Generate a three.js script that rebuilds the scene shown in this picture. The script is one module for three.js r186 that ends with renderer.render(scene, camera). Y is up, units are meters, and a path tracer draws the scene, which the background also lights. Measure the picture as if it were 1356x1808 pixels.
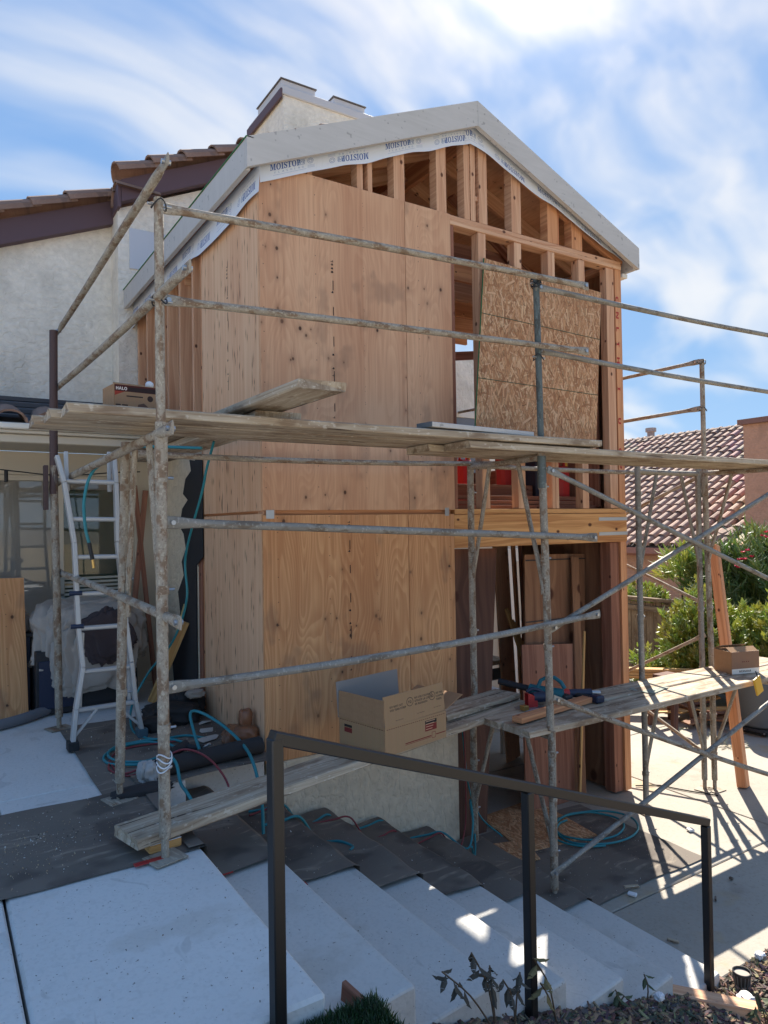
import * as THREE from 'three';
import { mergeGeometries } from 'three/addons/utils/BufferGeometryUtils.js';
import { ConvexGeometry } from 'three/addons/geometries/ConvexGeometry.js';

// ---------------------------------------------------------------- camera, sky, sun, exposure
const scene = new THREE.Scene();
const camera = new THREE.PerspectiveCamera(71.63, 768 / 1024, 0.05, 400);
{
  const yaw = 32.6 * Math.PI / 180, pitch = 0.98 * Math.PI / 180, roll = 0.9 * Math.PI / 180;
  const fw = new THREE.Vector3(Math.sin(yaw) * Math.cos(pitch), Math.sin(pitch), -Math.cos(yaw) * Math.cos(pitch));
  const r0 = new THREE.Vector3(Math.cos(yaw), 0, Math.sin(yaw)), u0 = r0.clone().cross(fw);
  const rt = r0.clone().multiplyScalar(Math.cos(roll)).addScaledVector(u0, -Math.sin(roll));
  const up = u0.clone().multiplyScalar(Math.cos(roll)).addScaledVector(r0, Math.sin(roll));
  camera.position.set(0, 2.63, 0);
  camera.quaternion.setFromRotationMatrix(new THREE.Matrix4().makeBasis(rt, up, fw.clone().negate()));
}
const renderer = new THREE.WebGLRenderer({ antialias: true });
renderer.toneMapping = THREE.LinearToneMapping;
renderer.toneMappingExposure = 2.95;
renderer.shadowMap.enabled = true;

const SUN_AZ = 46 * Math.PI / 180, SUN_EL = 42 * Math.PI / 180;
const sunDir = new THREE.Vector3(Math.cos(SUN_EL) * Math.sin(SUN_AZ), Math.sin(SUN_EL), -Math.cos(SUN_EL) * Math.cos(SUN_AZ));
const sun = new THREE.DirectionalLight(new THREE.Color(1.0, 0.93, 0.82), 4.2);
sun.position.copy(sunDir).multiplyScalar(40);
sun.castShadow = true;
sun.shadow.mapSize.set(4096, 4096);
Object.assign(sun.shadow.camera, { left: -16, right: 16, top: 16, bottom: -16, near: 1, far: 90 });
scene.add(sun);

// ---------------------------------------------------------------- noise
function rng(seed) { let s = seed | 0; return () => { s = (s + 0x6d2b79f5) | 0; let t = Math.imul(s ^ (s >>> 15), 1 | s); t = (t + Math.imul(t ^ (t >>> 7), 61 | t)) ^ t; return ((t ^ (t >>> 14)) >>> 0) / 4294967296; }; }
const HT = new Float32Array(65536); { const r = rng(77); for (let i = 0; i < 65536; i++) HT[i] = r(); }
const hsh = (x, y, s) => HT[(Math.imul(x, 73856093) ^ Math.imul(y, 19349663) ^ Math.imul(s, 83492791)) >>> 7 & 65535];
const md = (a, n) => ((a % n) + n) % n;
// value noise; px, py: period in cells (0 = none)
function vn(x, y, s = 0, px = 0, py = 0) {
  let xi = Math.floor(x), yi = Math.floor(y); const fx = x - xi, fy = y - yi;
  let x1 = xi + 1, y1 = yi + 1;
  if (px) { xi = md(xi, px); x1 = md(x1, px); } if (py) { yi = md(yi, py); y1 = md(y1, py); }
  const u = fx * fx * (3 - 2 * fx), v = fy * fy * (3 - 2 * fy);
  const a = hsh(xi, yi, s), b = hsh(x1, yi, s), c = hsh(xi, y1, s), d = hsh(x1, y1, s);
  return a + (b - a) * u + (c - a) * v + (a - b - c + d) * u * v;
}
// tileable fbm over u,v in 0..1 with fx, fy cells
function fb(u, v, fx, fy, oct, s = 0) { let a = 0, w = 0.5, t = 0; for (let i = 0; i < oct; i++) { a += w * vn(u * fx, v * fy, s + i * 17, fx, fy); t += w; w *= 0.5; fx *= 2; fy *= 2; } return a / t; }
function fbp(x, y, oct, s = 0) { let a = 0, w = 0.5, t = 0; for (let i = 0; i < oct; i++) { a += w * vn(x, y, s + i * 17); t += w; w *= 0.5; x *= 2.03; y *= 2.03; } return a / t; }
const lerp = (a, b, t) => a + (b - a) * t, cl = (x, a = 0, b = 1) => Math.min(b, Math.max(a, x)), sst = (a, b, x) => { const t = cl((x - a) / (b - a)); return t * t * (3 - 2 * t); };
const mixc = (a, b, t) => [lerp(a[0], b[0], t), lerp(a[1], b[1], t), lerp(a[2], b[2], t)];

// ---------------------------------------------------------------- sky: blue air with thin drifting cirrus, whiter towards the sun
{
  const CW = [0.95, -0.31], SO = [5, 3, 21.5, 9.1];
  const W = 2048, H = 1024, data = new Float32Array(W * H * 4), d = new THREE.Vector3();
  for (let j = 0; j < H; j++) for (let i = 0; i < W; i++) {
    const v = (j + 0.5) / H, u = (i + 0.5) / W, el = (v - 0.5) * Math.PI, az = (u - 0.5) * 2 * Math.PI;
    d.set(Math.cos(el) * Math.cos(az), Math.sin(el), Math.cos(el) * Math.sin(az));
    const k = (j * W + i) * 4;
    if (d.y < -0.02) { data[k] = 0.20; data[k + 1] = 0.19; data[k + 2] = 0.17; data[k + 3] = 1; continue; }
    const h = Math.max(d.y, 0), cs = d.dot(sunDir), ang = Math.acos(cl(cs, -1, 1)) * 57.3;
    let c = mixc([0.122, 0.24, 0.395], [0.054, 0.13, 0.30], Math.pow(cl(h * 1.5), 0.6));
    c = mixc(c, [0.31, 0.365, 0.42], 0.45 * Math.exp(-h * 10));
    const glow = Math.exp(-ang / 20);
    // cirrus sheet: planar coordinates at its height, fibres drawn out along one wind direction
    const px = d.x / (h + 0.22), pz = d.z / (h + 0.22);
    const a = px * CW[0] + pz * CW[1], b = -px * CW[1] + pz * CW[0];
    const wx = fbp(a * 1.1 + 3.1, b * 1.1 + 8.2, 4, 5) - 0.5, wy = fbp(a * 1.1 + 11, b * 1.1 + 1.7, 4, 9) - 0.5;
    const fib = fbp(a * 2.2 + wx * 3.4, b * 9 + wy * 5.0, 6, 21), streak = fbp(a * 1.2 + wx * 2.2 + SO[0], b * 3.4 + wy * 3.0, 6, 33);
    const puff = fbp(a * 4.5 + wx * 3 + 7 + SO[1], b * 5.5 + wy * 3 + 2, 6, 41), broad = fbp(a * 0.55 + SO[2], b * 0.55 + SO[3], 3, 61);
    const cov = cl(0.25 + (broad - 0.5) * 1.5 + 0.44 * Math.exp(-Math.pow(ang / 30, 2)), 0, 1.2);
    const m = streak * 0.36 + puff * 0.30 + fib * 0.34;
    const cd = cl(sst(0.54 - 0.28 * cov, 0.90 - 0.32 * cov, m) * (0.35 + 0.75 * cov) + 0.10 * cl(cov));
    const cc = mixc([0.325, 0.35, 0.375], [0.39, 0.386, 0.378], cl(glow * 1.3 + cd * 0.4 - 0.1));
    c = mixc(c, cc, cd * 0.94);
    const g = glow * 0.05 + Math.exp(-ang / 3.0) * 0.9;
    c = [c[0] + g * 1.0, c[1] + g * 0.97, c[2] + g * 0.90];
    data[k] = c[0]; data[k + 1] = c[1] * 0.945; data[k + 2] = c[2] * 0.88; data[k + 3] = 1;
  }
  const t = new THREE.DataTexture(data, W, H, THREE.RGBAFormat, THREE.FloatType);
  t.mapping = THREE.EquirectangularReflectionMapping; t.magFilter = t.minFilter = THREE.LinearFilter; t.needsUpdate = true;
  scene.background = t; scene.environment = t;
}

// ---------------------------------------------------------------- textures
function dtex(w, h, fn, wm, hm, srgb = true) {   // fn(u,v) -> [r,g,b] 0..1 (sRGB if srgb); the texture covers wm x hm metres
  const a = new Uint8Array(w * h * 4);
  for (let j = 0; j < h; j++) for (let i = 0; i < w; i++) { const c = fn((i + 0.5) / w, (j + 0.5) / h), k = (j * w + i) * 4; a[k] = cl(c[0]) * 255; a[k + 1] = cl(c[1]) * 255; a[k + 2] = cl(c[2]) * 255; a[k + 3] = 255; }
  const t = new THREE.DataTexture(a, w, h); t.wrapS = t.wrapT = THREE.RepeatWrapping; t.magFilter = THREE.LinearFilter; t.minFilter = THREE.LinearMipmapLinearFilter; t.generateMipmaps = true;
  if (srgb) t.colorSpace = THREE.SRGBColorSpace; t.repeat.set(1 / wm, 1 / hm); t.needsUpdate = true; return t;
}
function ctex(w, h, draw, wm = 1, hm = 1) {
  const c = document.createElement('canvas'); c.width = w; c.height = h; draw(c.getContext('2d'), w, h);
  const t = new THREE.CanvasTexture(c); t.colorSpace = THREE.SRGBColorSpace; t.wrapS = t.wrapT = THREE.RepeatWrapping; t.repeat.set(1 / wm, 1 / hm); return t;
}
const grey = (g) => [g, g, g];
// rotary-cut plywood face: contour figure, long grain, knots
function plyTex(seed, cA, cB, dark, fig, knotN, rc, size = 1024) {
  const r = rng(seed), K = []; for (let i = 0; i < knotN; i++) K.push([r(), r(), 0.006 + r() * 0.012, r()]);
  const strips = [0, 0.18 + r() * 0.1, 0.42 + r() * 0.1, 0.72 + r() * 0.1];
  return dtex(size, size, (u, v) => {
    let du = 0, kn = 0;
    for (const [ku, kv, kr, kt] of K) {
      let a = u - ku, b = (v - kv) * 2.0; a -= Math.round(a); if (b > 1) b -= 2; if (b < -1) b += 2;
      const q = Math.sqrt(a * a + b * b * 0.6); du += Math.sign(a) * 0.02 * Math.exp(-q / (kr * 2.4)); kn = Math.max(kn, (1 - sst(kr * 0.35, kr * 0.8, q)) * (0.45 + kt * 0.55), 0.4 * Math.exp(-q / kr));
    }
    const uu = u + du;
    const fld = fb(uu, v, 5, 2, 2, seed) + 0.22 * fb(uu, v, 11, 4, 2, seed + 1), ph = fld * (16 + 6 * fb(u, v, 2, 2, 2, seed + 40)) * fig, fr = ph - Math.floor(ph);
    const ring2 = sst(0.0, 0.75, fr) * (1 - sst(0.86, 1.0, fr));
    const gr = fb(uu, v, 60, 3, 4, seed + 3), fine = fb(uu, v, 240, 9, 2, seed + 5), bl = fb(u, v, 3, 3, 3, seed + 8);
    let st = 0; for (let i = 0; i < 4; i++) if (u > strips[i]) st = i;
    const tone = hsh(st, 3, seed) * 0.26 - 0.13;
    let c = mixc(cA, cB, cl(ring2 * 0.55 * rc + (gr - 0.5) * 0.75 + (bl - 0.5) * 0.9 + tone + 0.18));
    c = mixc(c, dark, cl((fine - 0.62) * 1.2) * 0.5); c = mixc(c, [0.20, 0.11, 0.07], kn * 0.85);
    const nu = u * 3 - Math.floor(u * 3 + 0.5), nvv = v * 16 - Math.floor(v * 16) - 0.5 + (hsh(Math.floor(u * 3 + 0.5), Math.floor(v * 16), seed) - 0.5) * 0.5, nq = Math.hypot(nu * 0.407, nvv * 0.1525); c = mixc(c, [0.22, 0.17, 0.14], (1 - sst(0.0025, 0.0045, nq)) * 0.7);   // nail heads in rows over the studs
    const dirt = sst(0.6, 0.8, fb(u, v, 7, 9, 4, seed + 31)); c = mixc(c, [0.50, 0.38, 0.30], dirt * 0.32);
    return c;
  }, 1.22, 2.44);
}
const TX = {};
TX.plyUp = plyTex(11, [0.85, 0.67, 0.525], [0.74, 0.535, 0.40], [0.48, 0.32, 0.23], 0.9, 30, 0.4);
TX.plyLow = plyTex(23, [0.86, 0.655, 0.46], [0.74, 0.51, 0.335], [0.44, 0.27, 0.15], 1.25, 26, 0.85);
TX.plySide = (() => {   // narrow straight grain with many short pitch flecks
  const r = rng(5), F = []; for (let i = 0; i < 150; i++) F.push([r(), r(), 0.0022 + r() * 0.0035, 0.007 + r() * 0.012, 0.5 + r() * 0.5]);
  const bins = Array.from({ length: 32 }, () => []); for (const f of F) for (let b = -1; b <= 1; b++) bins[md(Math.floor(f[1] * 32) + b, 32)].push(f);
  return dtex(768, 768, (u, v) => {
    const w = (fb(u, v, 6, 3, 3, 4) - 0.5) * 0.02, gr = fb(u + w, v, 64, 3, 4, 6), fine = fb(u + w, v, 230, 8, 2, 9), bl = fb(u, v, 4, 3, 3, 2);
    let c = mixc([0.93, 0.77, 0.615], [0.84, 0.635, 0.485], cl(gr * 1.1 - 0.05 + (bl - 0.5) * 0.7)); c = mixc(c, [0.62, 0.42, 0.30], cl((fine - 0.6) * 1.6) * 0.4);
    let k = 0; for (const f of bins[Math.floor(v * 32) & 31]) { let a = u - f[0], b = v - f[1]; a -= Math.round(a); b -= Math.round(b); k = Math.max(k, f[4] * Math.exp(-(a * a / (f[2] * f[2]) + b * b / (f[3] * f[3])))); }
    return mixc(c, [0.30, 0.15, 0.08], k * 0.9);
  }, 1.22, 2.44);
})();
function lumber(seed, cA, cB, knots, wm = 0.4, hm = 2.4) {
  const r = rng(seed), K = []; for (let i = 0; i < knots; i++) K.push([r(), r(), 0.02 + r() * 0.025]);
  return dtex(256, 1024, (u, v) => {
    let du = 0, kn = 0; for (const [a0, b0, kr] of K) { let a = u - a0, b = (v - b0) * hm / wm; a -= Math.round(a); const q = Math.hypot(a, b * 0.7); du += Math.sign(a) * 0.05 * Math.exp(-q / (kr * 2.2)); kn = Math.max(kn, 1 - sst(kr * 0.4, kr, q)); }
    const x = u + du + (fb(u, v, 3, 3, 3, seed) - 0.5) * 0.18, g = fb(x, v, 22, 2, 3, seed + 2), f = fb(x, v, 90, 8, 2, seed + 4), bl = fb(u, v, 3, 4, 3, seed + 6);
    let c = mixc(cA, cB, cl(g * 1.5 - 0.35 + (f - 0.5) * 0.5 + (bl - 0.5) * 0.6)); return mixc(c, [0.25, 0.12, 0.07], kn * 0.8);
  }, wm, hm);
}
TX.stud = lumber(31, [0.87, 0.70, 0.56], [0.73, 0.52, 0.39], 9);
TX.fir = lumber(37, [0.86, 0.63, 0.45], [0.68, 0.43, 0.28], 7);
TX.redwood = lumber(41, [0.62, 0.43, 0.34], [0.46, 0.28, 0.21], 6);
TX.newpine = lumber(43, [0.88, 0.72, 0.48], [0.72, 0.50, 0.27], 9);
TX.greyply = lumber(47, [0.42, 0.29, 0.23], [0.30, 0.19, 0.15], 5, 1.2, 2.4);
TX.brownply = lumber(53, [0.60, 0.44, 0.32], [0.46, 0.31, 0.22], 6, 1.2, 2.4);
TX.plank = dtex(512, 1024, (u, v) => {
  const w = (fb(u, v, 4, 3, 3, 3) - 0.5) * 0.20, g = fb(u + w, v, 22, 2, 4, 7), f = fb(u + w, v, 110, 5, 2, 13), bl = fb(u, v, 5, 7, 4, 17), cr = fb(u + w * 1.2, v, 28, 3, 3, 23), st = fb(u, v, 7, 10, 4, 27);
  let c = mixc([0.76, 0.70, 0.61], [0.56, 0.48, 0.39], cl(g * 1.1 - 0.15 + (bl - 0.5) * 1.1)); c = mixc(c, [0.40, 0.31, 0.23], cl((f - 0.56) * 2) * 0.5);
  c = mixc(c, [0.42, 0.33, 0.25], sst(0.55, 0.72, st) * 0.5); c = mixc(c, [0.20, 0.15, 0.11], sst(0.72, 0.79, cr) * 0.8); const sp = sst(0.66, 0.76, fb(u, v, 34, 70, 4, 29)); return mixc(c, [0.84, 0.81, 0.75], sp * 0.5);
}, 0.5, 2.2);
TX.plankB = dtex(256, 512, (u, v) => { const f = fb(u, v, 40, 2, 3, 7), cr = fb(u, v, 30, 2, 3, 23); return grey(cl(f * 0.6 + 0.4 - sst(0.72, 0.80, cr) * 0.5)); }, 0.5, 2.2, false);
TX.pipe = dtex(256, 1024, (u, v) => {   // u around, v along: dried concrete splashes, rust, dull zinc
  const b = fb(u, v, 3, 9, 4, 3), r = fb(u, v, 5, 22, 5, 8), s = fb(u, v, 16, 110, 4, 14), k = fb(u, v, 22, 150, 3, 44);
  let c = mixc([0.54, 0.50, 0.44], [0.66, 0.615, 0.55], b); c = mixc(c, [0.45, 0.34, 0.25], sst(0.48, 0.70, r) * 0.7); c = mixc(c, [0.74, 0.70, 0.62], sst(0.56, 0.72, s) * 0.6); return mixc(c, [0.36, 0.30, 0.24], sst(0.62, 0.78, k) * 0.4);
}, 1, 1.3);
TX.pipeGrey = dtex(128, 1024, (u, v) => { const b = fb(u, v, 3, 10, 4, 3), s = fb(u, v, 12, 110, 4, 14); let c = mixc([0.48, 0.465, 0.435], [0.60, 0.58, 0.54], b); c = mixc(c, [0.38, 0.32, 0.26], sst(0.54, 0.75, fb(u, v, 5, 18, 4, 9)) * 0.6); return mixc(c, [0.72, 0.70, 0.65], sst(0.62, 0.74, s) * 0.55); }, 1, 1.3);
TX.pipeB = dtex(128, 256, (u, v) => grey(fb(u, v, 10, 40, 4, 3)), 1, 0.7, false);
TX.stucco = dtex(512, 512, (u, v) => { const b = fb(u, v, 4, 4, 4, 2), f = fb(u, v, 40, 40, 3, 5), st = sst(0.55, 0.8, fb(u, v, 5, 3, 4, 12)); let c = mixc([0.89, 0.855, 0.795], [0.95, 0.915, 0.855], b); c = mixc(c, [0.72, 0.68, 0.62], (f - 0.5) * 0.5); return mixc(c, [0.73, 0.70, 0.65], st * 0.3); }, 1.6, 1.6);
TX.stuccoB = dtex(768, 768, (u, v) => { const w = (fb(u, v, 10, 10, 3, 3) - 0.5) * 0.05, r = Math.abs(fb(u + w, v, 20, 30, 4, 6) - 0.5) * 2, f = fb(u, v, 110, 110, 2, 9); return grey(cl(sst(0.0, 0.35, r) * 0.75 + f * 0.25)); }, 1.6, 1.6, false);
TX.concrete = dtex(1024, 1024, (u, v) => {
  const b = fb(u, v, 4, 4, 5, 2), f = fb(u, v, 150, 150, 2, 5), sc = fb(u + (fb(u, v, 9, 9, 2, 8) - 0.5) * 0.1, v, 40, 10, 3, 15), sp = fb(u, v, 170, 170, 2, 19), st = fb(u, v, 7, 7, 5, 55);
  let c = mixc([0.80, 0.79, 0.77], [0.85, 0.84, 0.82], b); c = mixc(c, [0.66, 0.65, 0.63], cl(f - 0.5) * 0.5); c = mixc(c, [0.58, 0.57, 0.55], sst(0.74, 0.82, sc) * 0.22); c = mixc(c, [0.66, 0.62, 0.56], sst(0.60, 0.78, st) * 0.22); return mixc(c, [0.34, 0.32, 0.30], sst(0.87, 0.91, sp) * 0.6);
}, 1.9, 1.9);
TX.concB = dtex(512, 512, (u, v) => grey(fb(u, v, 120, 120, 3, 5) * 0.6 + fb(u, v, 12, 12, 4, 6) * 0.4), 1.2, 1.2, false);
TX.patio = dtex(1024, 1024, (u, v) => {
  const b = fb(u, v, 3, 3, 5, 22), f = fb(u, v, 150, 150, 2, 25), st = fb(u, v, 6, 5, 5, 35), dirt = fb(u, v, 9, 12, 5, 45), sp = fb(u, v, 180, 180, 2, 49);
  let c = mixc([0.58, 0.55, 0.505], [0.67, 0.64, 0.59], b); c = mixc(c, [0.50, 0.46, 0.41], cl(f - 0.5) * 0.6); c = mixc(c, [0.66, 0.54, 0.35], sst(0.60, 0.78, st) * 0.45); c = mixc(c, [0.50, 0.46, 0.41], sst(0.62, 0.8, dirt) * 0.4); return mixc(c, [0.30, 0.27, 0.24], sst(0.88, 0.92, sp) * 0.7);
}, 2.6, 2.6);
TX.paper = dtex(768, 768, (u, v) => {
  const b = fb(u, v, 4, 4, 5, 71), w = (fb(u, v, 6, 6, 2, 73) - 0.5) * 0.12, sc = fb(u + w, v + w, 8, 46, 4, 75), du = fb(u, v, 7, 9, 5, 79), sp = fb(u, v, 90, 90, 2, 83);
  let c = mixc([0.40, 0.365, 0.33], [0.49, 0.45, 0.405], b); c = mixc(c, [0.62, 0.57, 0.50], sst(0.55, 0.80, sc) * sst(0.36, 0.62, du) * 0.8); c = mixc(c, [0.26, 0.23, 0.21], sst(0.58, 0.75, fb(u, v, 5, 6, 4, 91)) * 0.5); return mixc(c, [0.75, 0.70, 0.62], sst(0.90, 0.95, sp) * 0.6);
}, 1.5, 1.5);
TX.tile = dtex(256, 256, (u, v) => { const b = fb(u, v, 4, 4, 4, 101), f = fb(u, v, 40, 40, 3, 103); let c = mixc([0.50, 0.39, 0.33], [0.60, 0.48, 0.41], b); c = mixc(c, [0.40, 0.32, 0.28], sst(0.55, 0.75, fb(u, v, 8, 8, 4, 107)) * 0.6); return mixc(c, [0.70, 0.60, 0.52], cl(f - 0.55) * 0.8); }, 0.5, 0.5);
TX.bark = dtex(256, 256, (u, v) => { const a = fb(u, v, 20, 20, 4, 111), b = fb(u, v, 50, 14, 3, 113); let c = mixc([0.27, 0.235, 0.21], [0.47, 0.42, 0.37], a); return mixc(c, [0.66, 0.60, 0.52], sst(0.6, 0.75, b) * 0.6); }, 0.7, 0.7);
TX.barkB = dtex(256, 256, (u, v) => grey(fb(u, v, 26, 26, 4, 111)), 0.7, 0.7, false);
TX.osb = ctex(1024, 1024, (g, w, h) => {
  g.fillStyle = '#a9825c'; g.fillRect(0, 0, w, h); const r = rng(201); const pal = ['#d09a6c', '#bf875a', '#dba97c', '#aa7248', '#e4b98c', '#c68f62', '#9d6842', '#d59f73', '#deb188', '#b57e52'];
  for (let i = 0; i < 3400; i++) {
    const x = r() * w, y = r() * h, L = 30 + r() * 80, W = 6 + r() * 15, a = Math.PI / 2 + (r() - 0.5) * 1.3 + (r() < 0.12 ? 1.2 : 0);
    for (const ox of [0, -w, w]) for (const oy of [0, -h, h]) { if (x + ox < -90 || x + ox > w + 90 || y + oy < -90 || y + oy > h + 90) continue; g.save(); g.translate(x + ox, y + oy); g.rotate(a); g.fillStyle = pal[Math.floor(r() * 0) + i % 10]; g.globalAlpha = 0.8; g.beginPath(); g.moveTo(-L / 2, -W / 2); g.lineTo(L / 2, -W / 2 * 0.6); g.lineTo(L / 2 * 0.9, W / 2); g.lineTo(-L / 2 * 0.94, W / 2 * 0.7); g.closePath(); g.fill(); g.globalAlpha = 0.35; g.strokeStyle = '#4f331c'; g.lineWidth = 1; g.stroke(); g.globalAlpha = 0.18; for (let k = 0; k < 3; k++) { g.beginPath(); const yy = (k / 3 - 0.4) * W; g.moveTo(-L / 2, yy); g.lineTo(L / 2, yy * 0.8); g.stroke(); } g.restore(); }
  }
  for (let i = 0; i < 60; i++) { g.globalAlpha = 0.5; g.fillStyle = '#3e2512'; g.save(); g.translate(r() * w, r() * h); g.rotate(r() * 3); g.fillRect(0, 0, 18 + r() * 26, 3 + r() * 4); g.restore(); }
}, 1.22, 1.22);

// ---------------------------------------------------------------- materials
const M = (o) => new THREE.MeshStandardMaterial({ roughness: 0.85, ...o });
const lin = (r, g, b) => new THREE.Color().setRGB(r, g, b);
const MT = {
  plyUp: M({ map: TX.plyUp, roughness: 0.8 }), plyLow: M({ map: TX.plyLow, roughness: 0.78 }), plySide: M({ map: TX.plySide, roughness: 0.8 }),
  stud: M({ map: TX.stud }), fir: M({ map: TX.fir }), redwood: M({ map: TX.redwood }), newpine: M({ map: TX.newpine }), greyply: M({ map: TX.greyply }), brownply: M({ map: TX.brownply }),
  plank: M({ map: TX.plank, bumpMap: TX.plankB, bumpScale: 0.004, roughness: 0.92 }),
  pipe: M({ map: TX.pipe, bumpMap: TX.pipeB, bumpScale: 0.002, roughness: 0.8, metalness: 0.0 }), pipeGrey: M({ map: TX.pipeGrey, bumpMap: TX.pipeB, bumpScale: 0.0015, roughness: 0.65, metalness: 0.1 }),
  pipeBrown: M({ color: lin(0.085, 0.05, 0.045), bumpMap: TX.pipeB, bumpScale: 0.001, roughness: 0.7, metalness: 0.1 }),
  pipeBlue: M({ map: TX.pipeGrey, color: lin(0.42, 0.52, 0.55), bumpMap: TX.pipeB, bumpScale: 0.0015, roughness: 0.6, metalness: 0.2 }),
  stucco: M({ map: TX.stucco, bumpMap: TX.stuccoB, bumpScale: 0.006, roughness: 0.95 }), stuccoTan: M({ map: TX.stucco, color: lin(0.86, 0.80, 0.70), bumpMap: TX.stuccoB, bumpScale: 0.006, roughness: 0.95 }),
  stuccoPink: M({ map: TX.stucco, color: lin(0.60, 0.36, 0.29), bumpMap: TX.stuccoB, bumpScale: 0.006, roughness: 0.95 }),
  cream: M({ color: lin(0.60, 0.52, 0.40), roughness: 0.7 }), creamLite: M({ color: lin(0.74, 0.69, 0.60), roughness: 0.6 }), soffit: M({ color: lin(0.48, 0.42, 0.32), roughness: 0.8 }),
  concrete: M({ map: TX.concrete, bumpMap: TX.concB, bumpScale: 0.002, roughness: 0.9 }), patio: M({ map: TX.patio, bumpMap: TX.concB, bumpScale: 0.002, roughness: 0.9 }),
  paper: M({ map: TX.paper, roughness: 0.9, side: THREE.DoubleSide }), tile: M({ map: TX.tile, roughness: 0.85, side: THREE.DoubleSide }), roofFelt: M({ color: lin(0.09, 0.087, 0.09), roughness: 0.85 }),
  purple: M({ color: lin(0.11, 0.066, 0.078), roughness: 0.7 }), primer: M({ color: lin(0.62, 0.585, 0.55), roughness: 0.65, map: null }), osb: M({ map: TX.osb, roughness: 0.85 }),
  green: M({ color: lin(0.03, 0.16, 0.06) }), black: M({ color: lin(0.010, 0.010, 0.011), roughness: 0.42, metalness: 0.0 }), rubber: M({ color: lin(0.02, 0.02, 0.021), roughness: 0.7 }),
  felt: M({ color: lin(0.028, 0.026, 0.027), roughness: 0.85, side: THREE.DoubleSide }), steel: M({ color: lin(0.42, 0.43, 0.44), roughness: 0.4, metalness: 0.8 }), alu: M({ color: lin(0.50, 0.50, 0.49), roughness: 0.5, metalness: 0.5 }),
  teal: M({ color: lin(0.02, 0.21, 0.24), roughness: 0.5 }), redHose: M({ color: lin(0.22, 0.03, 0.035), roughness: 0.5 }), brass: M({ color: lin(0.55, 0.36, 0.12), roughness: 0.35, metalness: 0.8 }),
  redTape: M({ color: lin(0.42, 0.035, 0.03), roughness: 0.5 }), white: M({ color: lin(0.72, 0.72, 0.72), roughness: 0.6, side: THREE.DoubleSide }),
  bark: M({ map: TX.bark, bumpMap: TX.barkB, bumpScale: 0.03, roughness: 1 }), cloth: M({ color: lin(0.38, 0.33, 0.28), roughness: 0.95, side: THREE.DoubleSide }), clothDark: M({ color: lin(0.055, 0.04, 0.042), roughness: 0.9, side: THREE.DoubleSide }),
  dark: M({ color: lin(0.02, 0.02, 0.023), roughness: 0.6 }), navy: M({ color: lin(0.012, 0.02, 0.05), roughness: 0.5 }), red: M({ color: lin(0.50, 0.03, 0.025), roughness: 0.5 }), yellow: M({ color: lin(0.80, 0.42, 0.03), roughness: 0.5 }),
  canGrey: M({ color: lin(0.10, 0.11, 0.115), roughness: 0.55 }), fence: M({ map: TX.plank, color: lin(0.42, 0.36, 0.31), bumpMap: TX.plankB, bumpScale: 0.004, roughness: 0.95 }),
  glass: new THREE.MeshPhysicalMaterial({ color: 0xffffff, roughness: 0.03, transmission: 1, thickness: 0, ior: 1.5 }),
};
MT.primer.map = dtex(256, 256, (u, v) => { const g = fb(u, v, 6, 60, 3, 301), b = fb(u, v, 3, 3, 4, 303), n = fb(u, v, 30, 30, 2, 305); return mixc([0.88, 0.88, 0.87], [0.98, 0.98, 0.98], cl(g * 0.5 + b * 0.6)).map((c) => c - (n > 0.83 ? 0.15 : 0)); }, 0.9, 0.9);
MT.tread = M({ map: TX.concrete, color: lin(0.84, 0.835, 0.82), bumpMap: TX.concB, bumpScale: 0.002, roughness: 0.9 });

TX.earth = dtex(512, 512, (u, v) => { const a = fb(u, v, 8, 8, 5, 501), b = fb(u, v, 40, 40, 3, 503); let c = mixc([0.55, 0.49, 0.40], [0.68, 0.62, 0.50], a); return mixc(c, [0.44, 0.42, 0.28], sst(0.55, 0.7, b) * 0.5); }, 6, 6);
MT.earth = M({ map: TX.earth, roughness: 1 });

// ---------------------------------------------------------------- helpers
const R = rng(4242), V3 = (x, y, z) => new THREE.Vector3(x, y, z), PI = Math.PI;
const taken = new Map();
function numbered(n) { const k = taken.get(n) || 0; taken.set(n, k + 1); return k ? n + '_' + String(k).padStart(3, '0') : n; }
function obj(name, geo, mat, parent = scene) { const m = new THREE.Mesh(geo, mat); m.name = parent === scene ? numbered(name) : name; m.castShadow = m.receiveShadow = true; parent.add(m); return m; }
function tag(o, label, category, group) { o.userData.label = label; o.userData.category = category; if (group) o.userData.group = group; return o; }
function thing(name, label, category, group, pos) { const g = new THREE.Group(); g.name = numbered(name); scene.add(g); if (pos) g.position.set(...pos); return tag(g, label, category, group); }
function setting(name, geo, mat) { const m = geo ? obj(name, geo, mat) : (() => { const g = new THREE.Group(); g.name = numbered(name); scene.add(g); return g; })(); m.userData.kind = 'structure'; return m; }
function geoFrom(tris, uvs) { const g = new THREE.BufferGeometry(); g.setAttribute('position', new THREE.Float32BufferAttribute(tris, 3)); g.setAttribute('uv', new THREE.Float32BufferAttribute(uvs, 2)); g.computeVertexNormals(); return g; }
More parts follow.
